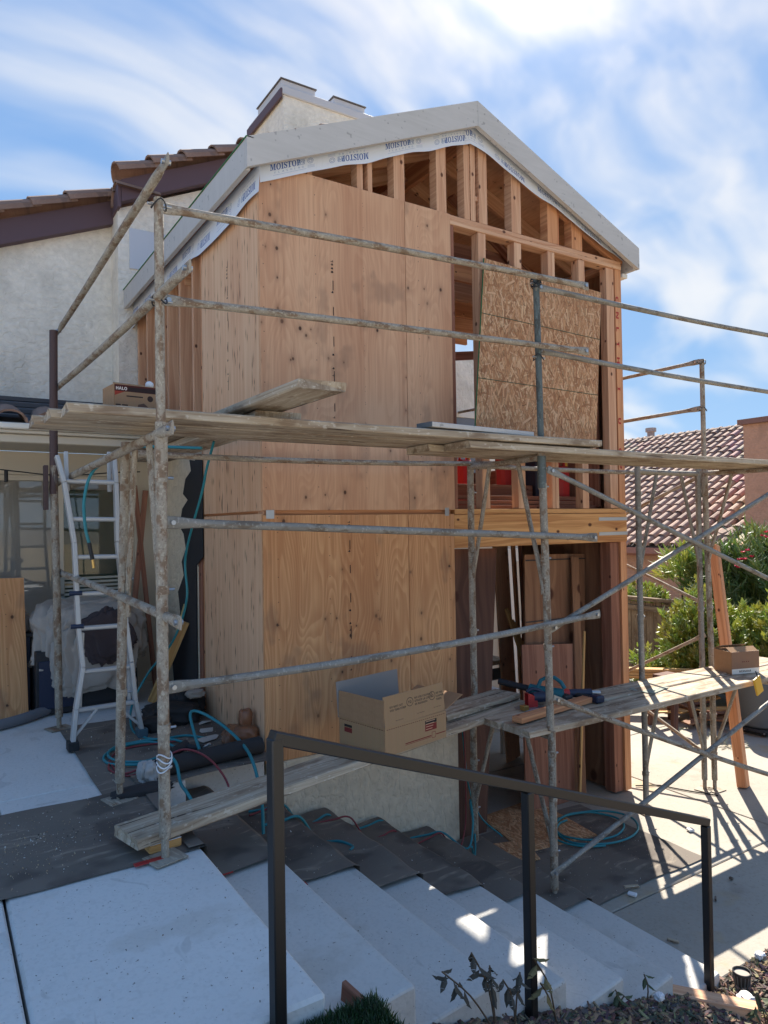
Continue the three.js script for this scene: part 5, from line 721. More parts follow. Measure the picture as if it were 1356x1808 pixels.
// ================================================================ ladder
{
  const g = thing('aluminium_ladder', 'folding aluminium ladder with flared feet standing by the patio doors', 'ladder');
  const Lp = [[0.82, 1.15, -5.31], [0.845, 1.38, -5.33], [0.895, 1.66, -5.35], [0.872, 1.94, -5.37], [0.858, 2.53, -5.42], [0.80, 2.96, -5.45], [0.755, 3.15, -5.47]], Rp = [[1.295, 1.15, -5.36], [1.25, 1.38, -5.36], [1.225, 1.66, -5.36], [1.195, 1.94, -5.38], [1.15, 2.53, -5.42], [1.15, 2.96, -5.45], [1.14, 3.17, -5.47]];
  for (const P of [Lp, Rp]) { for (let i = 0; i + 1 < P.length; i++) bar('rail', P[i], P[i + 1], 0.03, 0.07, MT.alu, g, [0, 0, 1], 0.004); const f = P[0]; bx('foot', f[0] - 0.035, f[0] + 0.035, 1.108, 1.17, f[2] - 0.05, f[2] + 0.05, P === Lp ? MT.rubber : M({ color: lin(0.05, 0.10, 0.13) }), g); }
  const at = (P, y) => { for (let i = 0; i + 1 < P.length; i++) if (y <= P[i + 1][1]) { const t = (y - P[i][1]) / (P[i + 1][1] - P[i][1]); return [0, 1, 2].map((k) => lerp(P[i][k], P[i + 1][k], t)); } return P[P.length - 1]; };
  for (const y of [1.37, 1.63, 1.93, 2.17, 2.43, 2.70, 2.97]) bar('rung', at(Lp, y), at(Rp, y - 0.005), 0.032, 0.04, MT.alu, g, [0, 0, 1], 0.008);
  for (const [a, b] of [[Lp, 1], [Rp, -1]]) { const p = at(a, 1.20), q = at(a, 1.36); bar('foot_brace', [p[0] + b * 0.01, 1.20, p[2]], [q[0] + b * 0.14, 1.36, q[2]], 0.02, 0.02, MT.alu, g); bar('inner_rail', [q[0] + b * 0.035, 1.36, q[2] - 0.05], [at(a, 1.62)[0] + b * 0.012, 1.9, q[2] - 0.05], 0.022, 0.04, MT.alu, g); }
  for (const y of [1.95, 2.18]) { const p = at(Lp, y); cyl('lock_knob', [p[0] - 0.05, y, p[2] + 0.02], [p[0] + 0.03, y, p[2] + 0.04], 0.016, MT.navy, g); }
  bar('top_rail', [0.83, 2.9, -5.52], [0.825, 3.19, -5.54], 0.03, 0.02, MT.alu, g); bar('top_rail', [1.12, 2.9, -5.52], [1.122, 3.2, -5.54], 0.03, 0.02, MT.alu, g);
}
// ================================================================ covered grill and patio things
function lumpGeo(rx, ry, rz, amp, freq, seed, w = 40, h = 26, cut = 1) { const g = new THREE.SphereGeometry(1, w, h, 0, 2 * PI, 0, PI * cut), p = g.attributes.position; for (let i = 0; i < p.count; i++) { let x = p.getX(i), y = p.getY(i), z = p.getZ(i); const sq = (v) => Math.sign(v) * Math.pow(Math.abs(v), 0.62); const n = (fbp(x * freq + 5 + z * 2, y * freq + z * freq, 4, seed) - 0.5) * amp - (0.5 - Math.abs(fbp(x * freq * 1.7 + 9 - y * 2, z * freq * 1.7 + y * freq, 3, seed + 5) - 0.5)) * amp * 0.55 + amp * 0.22, fold = Math.sin(Math.atan2(z, x) * 13 + vn(x * 3, z * 3, seed) * 5) * 0.05 * amp * 3 * cl(0.7 - y), k = 1 + n + fold; p.setXYZ(i, sq(x) * rx * k, sq(y) * ry * (1 + n * 0.6), sq(z) * rz * k); } g.computeVertexNormals(); return g; }
{
  const g = thing('covered_grill', 'outdoor grill under a rumpled beige drop cloth behind the ladder', 'grill');
  bx('cabinet', 0.72, 1.52, 1.11, 1.62, -6.95, -6.42, MT.dark, g); bx('cabinet_door', 0.74, 1.05, 1.16, 1.55, -6.415, -6.40, MT.navy, g); bx('cabinet_door', 1.08, 1.50, 1.16, 1.55, -6.415, -6.40, MT.dark, g);
  const c = obj('drop_cloth', lumpGeo(0.44, 0.36, 0.33, 0.55, 2.8, 3, 120, 70, 0.62), MT.cloth, g); c.position.set(1.17, 1.66, -6.70); const s = obj('hanging_cloth', lumpGeo(0.30, 0.32, 0.10, 0.6, 3.2, 9, 100, 60, 0.75), MT.cloth, g); s.position.set(1.16, 1.52, -6.38); const b = obj('brown_cloth', lumpGeo(0.19, 0.22, 0.06, 0.7, 3.0, 14, 60, 40, 1), MT.clothDark, g); b.position.set(1.24, 1.72, -6.29); b.rotation.z = 0.5;
}
{ const g = thing('patio_cabinet', 'dark blue patio cabinet beside the leaning plywood sheet', 'cabinet'); bx('body', 0.36, 0.71, 1.105, 1.72, -7.1, -6.72, MT.navy, g); bx('top', 0.34, 0.73, 1.722, 1.75, -7.12, -6.70, MT.dark, g); const l = obj('cloth_bundle', lumpGeo(0.12, 0.10, 0.14, 0.7, 3.2, 21, 70, 44), MT.cloth, g); l.position.set(0.60, 1.83, -6.95); }
{ const g = thing('wicker_bench', 'pale slatted bench in front of the patio door glass', 'bench'); for (let i = 0; i < 6; i++) bx('slat', 1.0, 1.62, 1.98 + i * 0.035, 2.0 + i * 0.035, -7.1 - i * 0.02, -7.08 - i * 0.02, M({ color: lin(0.42, 0.42, 0.36) }), g); for (const x of [1.02, 1.6]) bx('leg', x - 0.02, x + 0.02, 1.1, 2.2, -7.14, -7.1, M({ color: lin(0.30, 0.30, 0.26) }), g); }
tag(tube('rolled_mat', [[0.30, 1.14, -6.12], [0.60, 1.14, -6.28], [0.86, 1.145, -6.50], [1.02, 1.15, -6.62]], 0.042, M({ color: lin(0.17, 0.17, 0.18), roughness: 0.9 }), scene, { rs: 12 }), 'grey rolled mat lying along the front of the patio doors', 'mat');
{
  const g = thing('string_light', 'black string light cord with a glass bulb under the soffit', 'light'); const pts = []; for (let i = 0; i <= 16; i++) { const x = lerp(-2.5, 1.7, i / 16); pts.push([x, 3.17 - 0.05 * Math.sin(i / 16 * PI * 3) ** 2, -7.0]); } tube('cord', pts, 0.006, MT.dark, g, { rs: 6 });
  for (const x of [0.56, -0.6]) { cyl('socket', [x, 3.05, -7.0], [x, 3.15, -7.0], 0.016, MT.dark, g); const b = obj('bulb', new THREE.SphereGeometry(0.03, 16, 12), new THREE.MeshPhysicalMaterial({ color: 0xffffff, roughness: 0.05, transmission: 1, thickness: 0 }), g); b.scale.y = 1.25; b.position.set(x, 3.02, -7.0); }
}
tag(bar('paint_pole', [1.70, 1.11, -6.45], [1.895, 1.95, -6.25], 0.022, 0.022, M({ color: lin(0.50, 0.38, 0.16) }), scene), 'yellow painting pole leaning against the black building paper', 'pole');
tag(bar('leaning_board', [1.62, 1.11, -6.35], [1.88, 1.80, -6.2], 0.07, 0.03, MT.newpine, scene), 'short pale stud leaning against the black building paper', 'board', 'boards leaning by the patio wall');
tag(bar('leaning_board', [1.55, 1.11, -7.0], [1.80, 3.0, -7.2], 0.05, 0.03, MT.redwood, scene), 'thin dark red strip leaning against the patio wall', 'board', 'boards leaning by the patio wall');
tag(bar('leaning_board', [1.80, 1.11, -6.9], [1.70, 3.05, -7.22], 0.045, 0.02, MT.redwood, scene), 'thin brown lath leaning beside the patio door jamb', 'board', 'boards leaning by the patio wall');
// felt roll, bag, tools and rags at the corner
{
  const g = thing('felt_roll', 'black roofing felt roll lying against the plywood corner', 'roll'); tube('roll', [[1.14, 1.163, -4.42], [1.5, 1.165, -4.455], [1.86, 1.165, -4.49]], 0.056, MT.felt, g, { rs: 20 }); tube('core', [[1.125, 1.163, -4.419], [1.16, 1.163, -4.422]], 0.022, CARD, g, { rs: 12 });
  const w = obj('torn_wrapper', lumpGeo(0.05, 0.06, 0.055, 0.9, 3.4, 31, 40, 28), M({ color: lin(0.42, 0.41, 0.39), roughness: 0.8 }), g); w.position.set(1.095, 1.16, -4.40);
  const f2 = thing('felt_scrap', 'small black felt scrap folded on the paper by the rear scaffold leg', 'felt'); const a = obj('fold', lumpGeo(0.17, 0.03, 0.06, 0.5, 2, 33, 30, 16), MT.felt, f2); a.position.set(1.02, 1.12, -4.22);
}
{ const g = thing('plastic_bag', 'crumpled brown translucent bag leaning on the plywood corner', 'bag'); const m = new THREE.MeshPhysicalMaterial({ color: lin(0.30, 0.12, 0.055), roughness: 0.35, transmission: 0.25, thickness: 0, side: THREE.DoubleSide }); const a = obj('body', lumpGeo(0.11, 0.085, 0.08, 0.7, 3, 41, 40, 28), m, g); a.position.set(1.80, 1.17, -4.72); const b = obj('neck', lumpGeo(0.045, 0.075, 0.035, 0.6, 4, 43, 24, 18), m, g); b.position.set(1.85, 1.28, -4.73); }
{ const g = thing('work_jacket', 'heap of black work clothes and tool bags at the wall corner', 'clothes'); for (const [x, y, z, a, b, c, s] of [[1.58, 1.17, -5.62, 0.20, 0.085, 0.15, 51], [1.75, 1.20, -5.78, 0.12, 0.11, 0.12, 53], [1.42, 1.15, -5.45, 0.12, 0.06, 0.09, 55]]) { const m = obj('fold', lumpGeo(a, b, c, 0.7, 2.6, s, 40, 26), MT.rubber, g); m.position.set(x, y, z); } const r = obj('rag', lumpGeo(0.07, 0.03, 0.05, 0.8, 3, 57, 28, 18), MT.cloth, g); r.position.set(1.78, 1.30, -5.62); }
for (const [x, z, s, l] of [[1.66, -4.98, 0.10, 'large broken plaster piece beside the brown bag'], [1.74, -5.2, 0.07, 'small broken plaster piece by the plywood wall'], [1.78, -5.42, 0.06, 'broken plaster crumb nearest the black clothes']]) { const pts = []; for (let i = 0; i < 12; i++) pts.push(V3(jit(s), R() * 0.02, jit(s * 0.7))); const m = obj('plaster_piece', new ConvexGeometry(pts), M({ color: lin(0.5, 0.47, 0.42) })); m.position.set(x, 1.108, z); tag(m, l, 'rubble', 'plaster pieces by the wall'); }
{ const g = thing('nail_gun', 'black air nail gun lying on the paper among the hoses', 'nail gun', null, [1.40, 1.12, -4.72]); g.rotation.y = 0.5; tube('barrel', [[-0.10, 0.04, 0], [0.04, 0.06, 0]], 0.032, MT.dark, g); tube('handle', [[0.02, 0.05, 0], [0.06, 0.05, 0.13]], 0.02, MT.rubber, g); bx('magazine', -0.10, 0.14, 0.01, 0.03, 0.08, 0.12, MT.dark, g); tube('nose', [[-0.15, 0.03, 0], [-0.09, 0.04, 0]], 0.014, MT.steel, g); tube('air_plug', [[0.06, 0.05, 0.13], [0.07, 0.08, 0.18]], 0.009, MT.steel, g); }
{ const g = thing('wood_block', 'white topped wood block under the front scaffold leg', 'block', null, [0.925, 1.108, -3.45]); g.rotation.y = 0.1; const a = obj('core', cbox(0.155, 0.04, 0.09, 0.006), MT.newpine, g); a.position.y = 0.02; const b = obj('painted_top', cbox(0.153, 0.004, 0.088, 0.001), MT.white, g); b.position.y = 0.0425; }
// ================================================================ hoses
const stepY = (x) => { if (x < 1.085) return 1.1; for (const [a, b, y] of STEP) if (x < b) return y; return 0; };
const hose = (label, pts, r = 0.009, mat = MT.teal) => tag(tube('air_hose', pts, r, mat, scene, { rs: 7, seg: Math.max(30, pts.length * 10) }), label, 'hose', 'hoses lying about the site');
hose('teal air hose hanging down beside the side plywood from the platform', [[1.60, 3.20, -4.60], [1.60, 3.02, -4.76], [1.60, 2.87, -4.86], [1.60, 2.42, -5.25], [1.61, 2.09, -5.27], [1.58, 1.76, -5.52], [1.48, 1.45, -5.9], [1.34, 1.22, -5.85], [1.27, 1.115, -5.5], [1.35, 1.116, -5.2], [1.55, 1.12, -5.15], [1.66, 1.118, -5.0]]);
{ const g = thing('air_hose', 'teal hose end with brass nozzle dangling in front of the ladder', 'hose', 'hoses lying about the site'); tube('hose', [[1.45, 3.13, -4.4], [1.16, 3.17, -4.85], [1.05, 3.12, -4.9], [0.90, 3.01, -4.92], [0.842, 2.83, -4.92], [0.843, 2.64, -4.9], [0.866, 2.53, -4.9]], 0.010, MT.teal, g, { rs: 8, seg: 60 }); tube('grip', [[0.864, 2.54, -4.9], [0.885, 2.43, -4.9]], 0.013, MT.rubber, g); tube('nozzle', [[0.884, 2.435, -4.9], [0.892, 2.375, -4.9]], 0.009, MT.brass, g); }
{ const c = []; for (let i = 0; i <= 34; i++) { const a = i / 34 * 2 * PI * 2.1, rr = 0.24 + 0.04 * Math.sin(a * 0.7); c.push([1.20 + Math.cos(a) * rr * 0.95 + i * 0.001, 1.118 + (i % 7) * 0.0014 + 0.004 * Math.floor(a / 6.28), -4.93 + Math.sin(a) * rr * 0.95]); } hose('teal hose coiled on the paper below the ladder', c); }
hose('teal hose arching up from the nail gun and over to the plank', [[1.48, 1.17, -4.60], [1.50, 1.24, -4.78], [1.53, 1.33, -4.95], [1.60, 1.325, -4.92], [1.68, 1.27, -4.72], [1.72, 1.20, -4.45], [1.70, 1.14, -4.22], [1.68, 0.98, -4.05], [1.66, 0.80, -3.98]], 0.0105);
hose('teal hose running from the felt roll under the sloping plank', [[1.22, 1.24, -4.44], [1.25, 1.20, -4.34], [1.235, 1.125, -4.2], [1.22, 1.12, -4.0], [1.28, 0.97, -3.9]], 0.010);
hose('thin red hose curling over the felt roll', [[0.98, 1.118, -4.9], [0.94, 1.118, -4.7], [1.02, 1.118, -4.58], [1.22, 1.19, -4.52], [1.34, 1.238, -4.45], [1.44, 1.20, -4.34], [1.50, 1.11, -4.2], [1.52, 0.99, -4.1]], 0.007, MT.redHose);
hose('second red hose loop on the paper behind the rear scaffold leg', [[1.25, 1.118, -4.62], [1.05, 1.118, -4.52], [0.97, 1.118, -4.62], [1.0, 1.118, -4.95], [1.15, 1.118, -5.1], [1.5, 1.118, -5.05]], 0.006, MT.redHose);
const along = (xs, z, lift = 0.02) => { const o = []; for (let x = xs[0]; x <= xs[1]; x += 0.12) o.push([x, Math.max(stepY(x - 0.05), stepY(x + 0.02), stepY(x + 0.09)) + lift + 0.012 * vn(x * 7, 3, 5), z(x)]); return o; };
hose('teal hose running down the papered stairs along the stucco foot', [...along([1.72, 3.3], (x) => -4.40 + 0.06 * Math.sin(x * 4)), [3.42, 0.16, -4.25], [3.52, 0.30, -4.3], [3.6, 0.42, -4.42], [3.66, 0.36, -4.5], [3.62, 0.16, -4.4], [3.45, 0.10, -4.2], [3.3, 0.28, -4.05]], 0.008);
hose('red hose running down the papered stairs along the stucco foot', [...along([1.70, 3.4], (x) => -4.30 + 0.05 * Math.sin(x * 5 + 1), 0.022), [3.55, 0.20, -4.44], [3.64, 0.42, -4.53], [3.65, 0.8, -4.545], [3.63, 1.1, -4.545]], 0.006, MT.redHose);
hose('short teal hose loop ending on the middle of the stairs', [...along([1.72, 2.1], (x) => -4.12 + 0.05 * (x - 1.7)), [2.18, 0.62, -4.0], [2.22, 0.615, -3.9], [2.18, 0.615, -3.86]], 0.009);
{ const c = []; for (let i = 0; i <= 40; i++) { const a = i / 40 * 2 * PI * 2.4 + 2, rr = 0.36 + 0.07 * Math.sin(a * 0.6); c.push([4.72 + Math.cos(a) * rr, 0.03 + (i % 5) * 0.002, -4.18 + Math.sin(a) * rr * 0.75]); } hose('teal hose coiled on the lower paper beside the strand board', c); }
hose('thin dark cord snaking over the sunlit concrete', [[5.85, 0.012, -4.62], [6.05, 0.01, -4.5], [6.10, 0.01, -4.38], [6.17, 0.01, -4.22], [6.28, 0.01, -4.02]], 0.006, MT.rubber);
hose('thin teal hose dropping inside the lower opening beside the stucco foot', [[3.95, 0.05, -4.45], [3.8, 0.22, -4.55], [3.72, 0.5, -4.6], [3.66, 1.1, -4.6]], 0.007);
// ================================================================ tools on the low platform
{
  const tealm = M({ color: lin(0.01, 0.13, 0.16), roughness: 0.45 });
  const g = thing('leaf_blower', 'teal cordless blower with black nozzle on the low platform', 'blower'); tube('nozzle', [[3.90, 1.335, -4.40], [3.96, 1.318, -4.28], [4.02, 1.30, -4.12]], 0.026, MT.dark, g, { rs: 12 }); tube('body', [[4.0, 1.305, -4.15], [4.06, 1.295, -4.03], [4.13, 1.29, -3.92]], 0.042, tealm, g, { rs: 14 }); tube('handle', [[4.02, 1.33, -4.08], [4.06, 1.40, -4.06], [4.13, 1.40, -3.98], [4.15, 1.33, -3.92]], 0.016, tealm, g); bx('battery', 4.10, 4.19, 1.225, 1.285, -3.95, -3.87, MT.dark, g, 0.01);
  const s = thing('circular_saw', 'red and blue circular saw beside the doubled plank', 'saw'); const d = obj('blade_guard', new THREE.CylinderGeometry(0.085, 0.085, 0.05, 24, 1, false, 0, PI), MT.red, s); d.rotation.set(PI / 2, 0, 0.2); d.position.set(3.80, 1.245, -3.98); tube('motor', [[3.86, 1.29, -3.98], [3.96, 1.29, -3.95]], 0.04, MT.navy, s); tube('handle', [[3.84, 1.33, -4.02], [3.90, 1.35, -4.0], [3.97, 1.31, -3.97]], 0.014, MT.navy, s); bx('base_shoe', 3.72, 3.92, 1.222, 1.228, -4.03, -3.90, MT.steel, s, 0.002); bx('depth_knob', 3.70, 3.75, 1.228, 1.262, -3.95, -3.90, MT.brass, s);
  const k = thing('cordless_drill', 'navy cordless drill lying on the work planks', 'drill'); tube('body', [[4.24, 1.27, -3.98], [4.42, 1.265, -3.90]], 0.032, MT.navy, k); tube('chuck', [[4.42, 1.265, -3.90], [4.49, 1.262, -3.87]], 0.018, MT.steel, k); tube('grip', [[4.28, 1.26, -3.96], [4.34, 1.25, -3.83]], 0.02, MT.rubber, k); bx('battery', 4.31, 4.40, 1.222, 1.275, -3.83, -3.74, MT.navy, k, 0.01); tube('collar', [[4.20, 1.27, -4.0], [4.25, 1.27, -3.975]], 0.034, MT.red, k);
}
{ const m = obj('plan_sheet', cbox(0.30, 0.002, 0.22, 0), M({ map: ctex(256, 192, (c, w, h) => { c.fillStyle = '#8c9184'; c.fillRect(0, 0, w, h); c.strokeStyle = '#3e4a44'; c.lineWidth = 3; for (let i = 0; i < 6; i++) c.strokeRect(20 + i * 36, 30 + (i % 3) * 30, 28, 46); }, 0.3, 0.22) })); m.position.set(5.05, 1.2235, -3.84); m.rotation.y = 0.2; tag(m, 'greenish printed plan sheet lying on the sunlit work planks', 'paper'); }
// ================================================================ trash can
{
  const g = thing('trash_can', 'grey round trash can on a wheeled dolly in front of the shrubs', 'trash can', null, [8.60, 0, -4.90]);
  const pr = [[0.0, 0.10], [0.25, 0.10], [0.262, 0.13], [0.285, 0.60], [0.30, 0.615], [0.30, 0.64], [0.29, 0.645], [0.295, 0.70], [0.31, 0.705], [0.31, 0.73], [0.285, 0.73], [0.26, 0.16], [0, 0.15]]; obj('bin', new THREE.LatheGeometry(pr.map((p) => new THREE.Vector2(...p)), 40), MT.canGrey, g); const d = obj('dolly', new THREE.CylinderGeometry(0.27, 0.27, 0.035, 36), MT.dark, g); d.position.y = 0.08; for (let i = 0; i < 5; i++) { const a = i / 5 * 2 * PI, x = Math.cos(a) * 0.21, z = Math.sin(a) * 0.21; cyl('wheel', [x - 0.012, 0.03, z], [x + 0.012, 0.03, z], 0.03, MT.rubber, g); bx('caster_fork', x - 0.018, x + 0.018, 0.03, 0.065, z - 0.012, z + 0.012, MT.steel, g); } for (const s of [-1, 1]) tube('handle', [[-0.05, 0.62, s * 0.29], [-0.04, 0.60, s * 0.335], [0.04, 0.60, s * 0.335], [0.05, 0.62, s * 0.29]], 0.012, MT.canGrey, g);
  const t = thing('yellow_tag', 'yellow plastic tag hanging on the rising front brace', 'tag', null, [5.955, 1.20, -3.42]); const b = obj('plate', cbox(0.10, 0.15, 0.02, 0.012), MT.yellow, t); b.rotation.z = 0.35; tube('strap', [[0, 0.07, 0], [0.0, 0.12, -0.02]], 0.005, MT.dark, t);
}
// ================================================================ bed beside the stairs: lawn, bark, plants, litter
{
  const lg = new THREE.PlaneGeometry(0.96, 2.5, 30, 60); lg.rotateX(-PI / 2); { const p = lg.attributes.position; for (let i = 0; i < p.count; i++) p.setY(i, (fbp(p.getX(i) * 3 + 40, p.getZ(i) * 3 + 40, 3, 3) - 0.5) * 0.03); lg.computeVertexNormals(); } const lawn = setting('lawn', lg, M({ color: lin(0.03, 0.05, 0.018), roughness: 1 })); lawn.position.set(0.78, 1.0, -0.85);
  const bg = leafGeo(0.05, 0.005, 0.1), n = 14000, im = new THREE.InstancedMesh(bg, leafMat([0.045, 0.10, 0.028]), n), d = new THREE.Object3D(); for (let i = 0; i < n; i++) { const t = R(); d.position.set(0.4 + Math.pow(t, 0.7) * 0.86, 0.995 + R() * 0.012, -2.075 + R() * R() * 0.75); d.rotation.set(jit(0.7), R() * 6.3, jit(0.7)); d.scale.set(1, 0.6 + R() * 0.7, 1); d.updateMatrix(); im.setMatrixAt(i, d.matrix); im.setColorAt(i, lin(0.6 + R() * 0.8, 0.7 + R() * 0.6, 0.6 + R() * 0.6)); } im.name = 'grass'; im.userData.kind = 'stuff'; im.castShadow = im.receiveShadow = true; scene.add(im); im.userData.label = 'short dense green turf beside the end of the patio'; im.userData.category = 'grass';
  tag(bar('edging_board', [1.235, 0.93, -2.26], [1.335, 0.86, -1.75], 0.02, 0.15, MT.redwood, scene, [0, 1, 0], 0.003), 'thin reddish edging board between the turf and the bark bed', 'board');
  // bark chips
  const cg = mergeGeometries([cbox(0.05, 0.006, 0.012, 0, 0.1, 0.1)]), N = 5200, ci = new THREE.InstancedMesh(cg, M({ map: TX.bark, roughness: 1 }), N); for (let i = 0; i < N; i++) { const x = 1.25 + Math.pow(R(), 0.8) * 3.6, zt = x < 3.78 ? edgeZ(x) : -2.44, z = zt + 0.01 + R() * R() * 1.3; d.position.set(x, soilY(x) + 0.012 + R() * 0.015, z); d.rotation.set(jit(0.5), R() * 6.3, jit(0.5)); d.scale.set(0.3 + R() * 1.1, 0.5 + R(), 0.4 + R() * 1.2); d.updateMatrix(); ci.setMatrixAt(i, d.matrix); const t = R(); ci.setColorAt(i, t < 0.7 ? lin(0.6 + R() * 0.6, 0.6 + R() * 0.5, 0.6 + R() * 0.5) : lin(1.9 + R(), 1.7 + R() * 0.8, 1.4 + R() * 0.6)); } ci.name = 'bark_litter'; ci.userData = { kind: 'stuff', label: 'loose grey bark chips and dry leaves on the bed', category: 'bark' }; ci.castShadow = ci.receiveShadow = true; scene.add(ci);
  // seedlings
  const lm = M({ color: lin(0.055, 0.045, 0.03), side: THREE.DoubleSide, roughness: 0.7 }), lm2 = M({ color: lin(0.06, 0.075, 0.03), side: THREE.DoubleSide, roughness: 0.7 }), lm3 = M({ color: lin(0.20, 0.15, 0.06), side: THREE.DoubleSide }), lf = leafGeo(0.062, 0.024, 0.45);
  function seedling(label, base, tips, m, per = 5) { const g = thing('seedling', label, 'plant', 'wilting seedlings in the bark bed'); for (const t of tips) { const mid = [lerp(base[0], t[0], 0.5) + jit(0.015), lerp(base[1], t[1], 0.6), lerp(base[2], t[2], 0.5) + jit(0.015)]; tube('stem', [base, mid, t], 0.0035, MT.fence, g, { rs: 6 }); for (let i = 0; i < per; i++) { const k = 0.62 + 0.38 * i / (per - 1), p = V3(...mid).lerp(V3(...t), (k - 0.5) * 2); const l = obj('leaf', lf, m, g); l.position.copy(p); l.rotation.set(2.25 + jit(0.55), i * 2.4 + jit(0.6), 0, 'YXZ'); l.scale.setScalar(0.7 + R() * 0.6); } } }
  seedling('wilting dark leaved seedling before the third step', [1.80, 0.69, -2.08], [[1.70, 1.02, -2.1], [1.57, 0.99, -2.11], [1.78, 0.95, -2.09]], lm, 7);
  seedling('small drooping seedling right of the tallest one', [1.93, 0.64, -2.12], [[1.88, 0.84, -2.13], [1.98, 0.83, -2.14]], lm, 6);
  seedling('spindly yellowing seedling beside the middle handrail post', [2.20, 0.53, -2.16], [[2.10, 0.82, -2.19], [2.12, 0.72, -2.17]], lm3, 4);
  seedling('small green weed at the end of the fourth step', [2.72, 0.30, -2.27], [[2.71, 0.42, -2.28], [2.76, 0.38, -2.27]], lm2, 5);
  seedling('green weed tuft at the lower picture corner by the wood block', [3.62, 0.01, -2.08], [[3.56, 0.12, -2.1], [3.68, 0.14, -2.07], [3.74, 0.10, -2.1], [3.62, 0.16, -2.12]], lm2, 6);
  seedling('tiny weed at the end of the fifth step', [2.98, 0.26, -2.31], [[2.97, 0.38, -2.32]], lm2, 4);
  tag(bar('timber_block', [3.30, 0.10, -2.43], [3.62, 0.055, -2.12], 0.09, 0.075, MT.stud, scene, [0, 1, 0], 0.006), 'pinkish cut timber block at the foot of the handrail', 'lumber');
  { const g = thing('plant_pot', 'small ribbed dark nursery pot beside the last handrail post', 'pot', null, [3.84, 0.0, -2.34]); const pts = [[0, 0.0], [0.035, 0.0], [0.046, 0.07], [0.05, 0.07], [0.05, 0.082], [0.043, 0.082], [0.036, 0.015], [0, 0.015]]; obj('pot', new THREE.LatheGeometry(pts.map((p) => new THREE.Vector2(...p)), 24), MT.rubber, g); for (let i = 0; i < 14; i++) { const a = i / 14 * 2 * PI; cyl('rib', [Math.cos(a) * 0.037, 0.005, Math.sin(a) * 0.037], [Math.cos(a) * 0.047, 0.068, Math.sin(a) * 0.047], 0.003, MT.canGrey, g, 5); } const f = obj('filling', new THREE.CylinderGeometry(0.04, 0.04, 0.01, 18), MT.cloth, g); f.position.y = 0.066; }
  const crump = (label, p, s, seed) => { const m = obj('paper_litter', lumpGeo(s, s * 0.6, s * 0.8, 0.9, 3.2, seed, 26, 18), MT.white); m.position.set(...p); tag(m, label, 'litter', 'paper litter on the bark bed'); };
  crump('crumpled white bag beside the timber block', [3.70, 0.03, -2.24], 0.045, 71); crump('white paper scrap on the sunlit bark', [4.16, 0.02, -2.42], 0.03, 73); crump('torn white wrapper at the end of the fourth step', [3.03, 0.27, -2.28], 0.024, 75); crump('second torn white wrapper lying lower', [2.96, 0.24, -2.26], 0.016, 77);
  const bits = [[4.21, -3.38, 0.11, 0.03, MT.plank, 'grey wood offcut lying on the shaded lower patio'], [4.13, -3.31, 0.06, 0.04, MT.white, 'white block chip on the shaded lower patio'], [5.39, -3.71, 0.05, 0.05, MT.white, 'white tile chip on the sunlit lower patio'], [3.88, -2.81, 0.07, 0.015, MT.plank, 'curved dark bark strip on the lower patio'], [4.55, -2.95, 0.05, 0.012, MT.bark, 'small dark chip in the platform shade'], [4.9, -3.05, 0.03, 0.02, MT.bark, 'tiny dark chip near the patio joint']];
  for (const [x, z, l, w, m, lab] of bits) { const o = obj('debris_piece', cbox(l, 0.018, w, 0.004), m); o.position.set(x, 0.013, z); o.rotation.y = R() * 3; tag(o, lab, 'debris', 'debris on the lower patio'); }
}

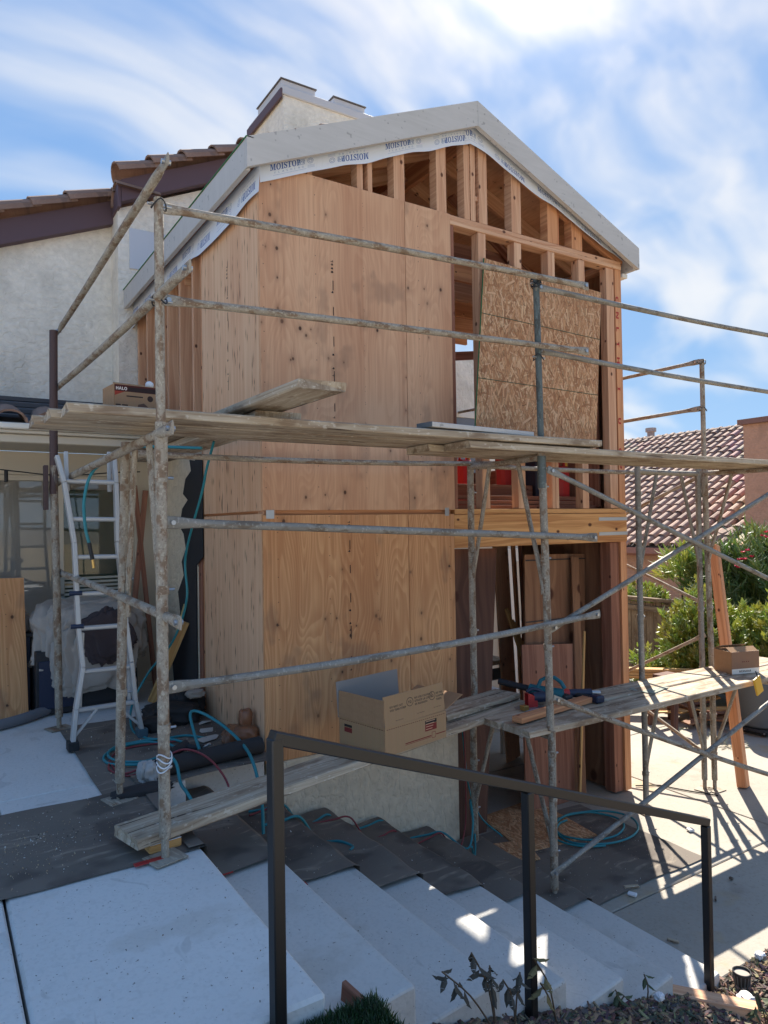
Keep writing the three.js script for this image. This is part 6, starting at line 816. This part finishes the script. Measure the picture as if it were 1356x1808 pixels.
// ================================================================ sawdust, chips and crumbs trodden about the site
{
  const g = new THREE.TetrahedronGeometry(0.006), N = 5200, im = new THREE.InstancedMesh(g, M({ roughness: 1 }), N), d = new THREE.Object3D(), pal = [[0.50, 0.40, 0.27], [0.62, 0.58, 0.52], [0.30, 0.22, 0.15], [0.10, 0.09, 0.08], [0.45, 0.33, 0.2]];
  for (let i = 0; i < N; i++) {
    let x, y, z, k = R(); const cl2 = Math.floor(R() * 40), cx = HT[cl2 * 7 + 3], cz = HT[cl2 * 11 + 5];
    if (k < 0.34) { x = -0.9 + (R() * 0.6 + cx * 0.4) * 1.98; z = -4.3 + (R() * 0.5 + cz * 0.5) * 0.93; y = 1.114; }
    else if (k < 0.46) { x = 0.85 + R() * 1.0; z = -5.9 + R() * 1.6; y = 1.113; }
    else if (k < 0.54) { x = -0.4 + R() * 1.46; z = -3.3 + R() * 1.15; y = 1.1025; }
    else if (k < 0.62) { x = 1.15 + R() * 2.5; z = -3.32 + R() * 0.95; y = stepY(x) + 0.003; if (Math.abs(stepY(x + 0.03) - stepY(x - 0.03)) > 0.01) x += 0.12, y = stepY(x) + 0.003; }
    else if (k < 0.76) { x = 1.15 + R() * 2.6; z = -4.5 + R() * 1.1; y = stepY(x) + 0.026; if (Math.abs(stepY(x + 0.05) - stepY(x - 0.05)) > 0.01) x += 0.14, y = stepY(x) + 0.026; }
    else if (k < 0.88) { x = 3.85 + R() * 1.1; z = -4.55 + R() * 1.15; y = 0.016; }
    else { x = 3.9 + R() * 4; z = -5.6 + R() * 3.0; y = 0.004; }
    const s = (0.3 + R() * R() * 1.6) * (k > 0.46 && k < 0.62 || k > 0.88 ? 0.36 : 0.55), c = pal[Math.floor(R() * (k > 0.46 && k < 0.62 ? 5 : 4.99))], q = k > 0.46 && k < 0.62 ? pal[2 + Math.floor(R() * 2)] : c;
    d.position.set(x, y, z); d.rotation.set(R() * 6, R() * 6, R() * 6); d.scale.set(s * (0.6 + R() * 1.6), s * 0.5, s); d.updateMatrix(); im.setMatrixAt(i, d.matrix); im.setColorAt(i, lin(...q));
  }
  im.name = 'sawdust_litter'; im.userData = { kind: 'stuff', label: 'scattered sawdust and wood crumbs on paper and concrete', category: 'litter' }; im.castShadow = im.receiveShadow = true; scene.add(im);
}
renderer.setSize(768, 1024);
renderer.render(scene, camera);
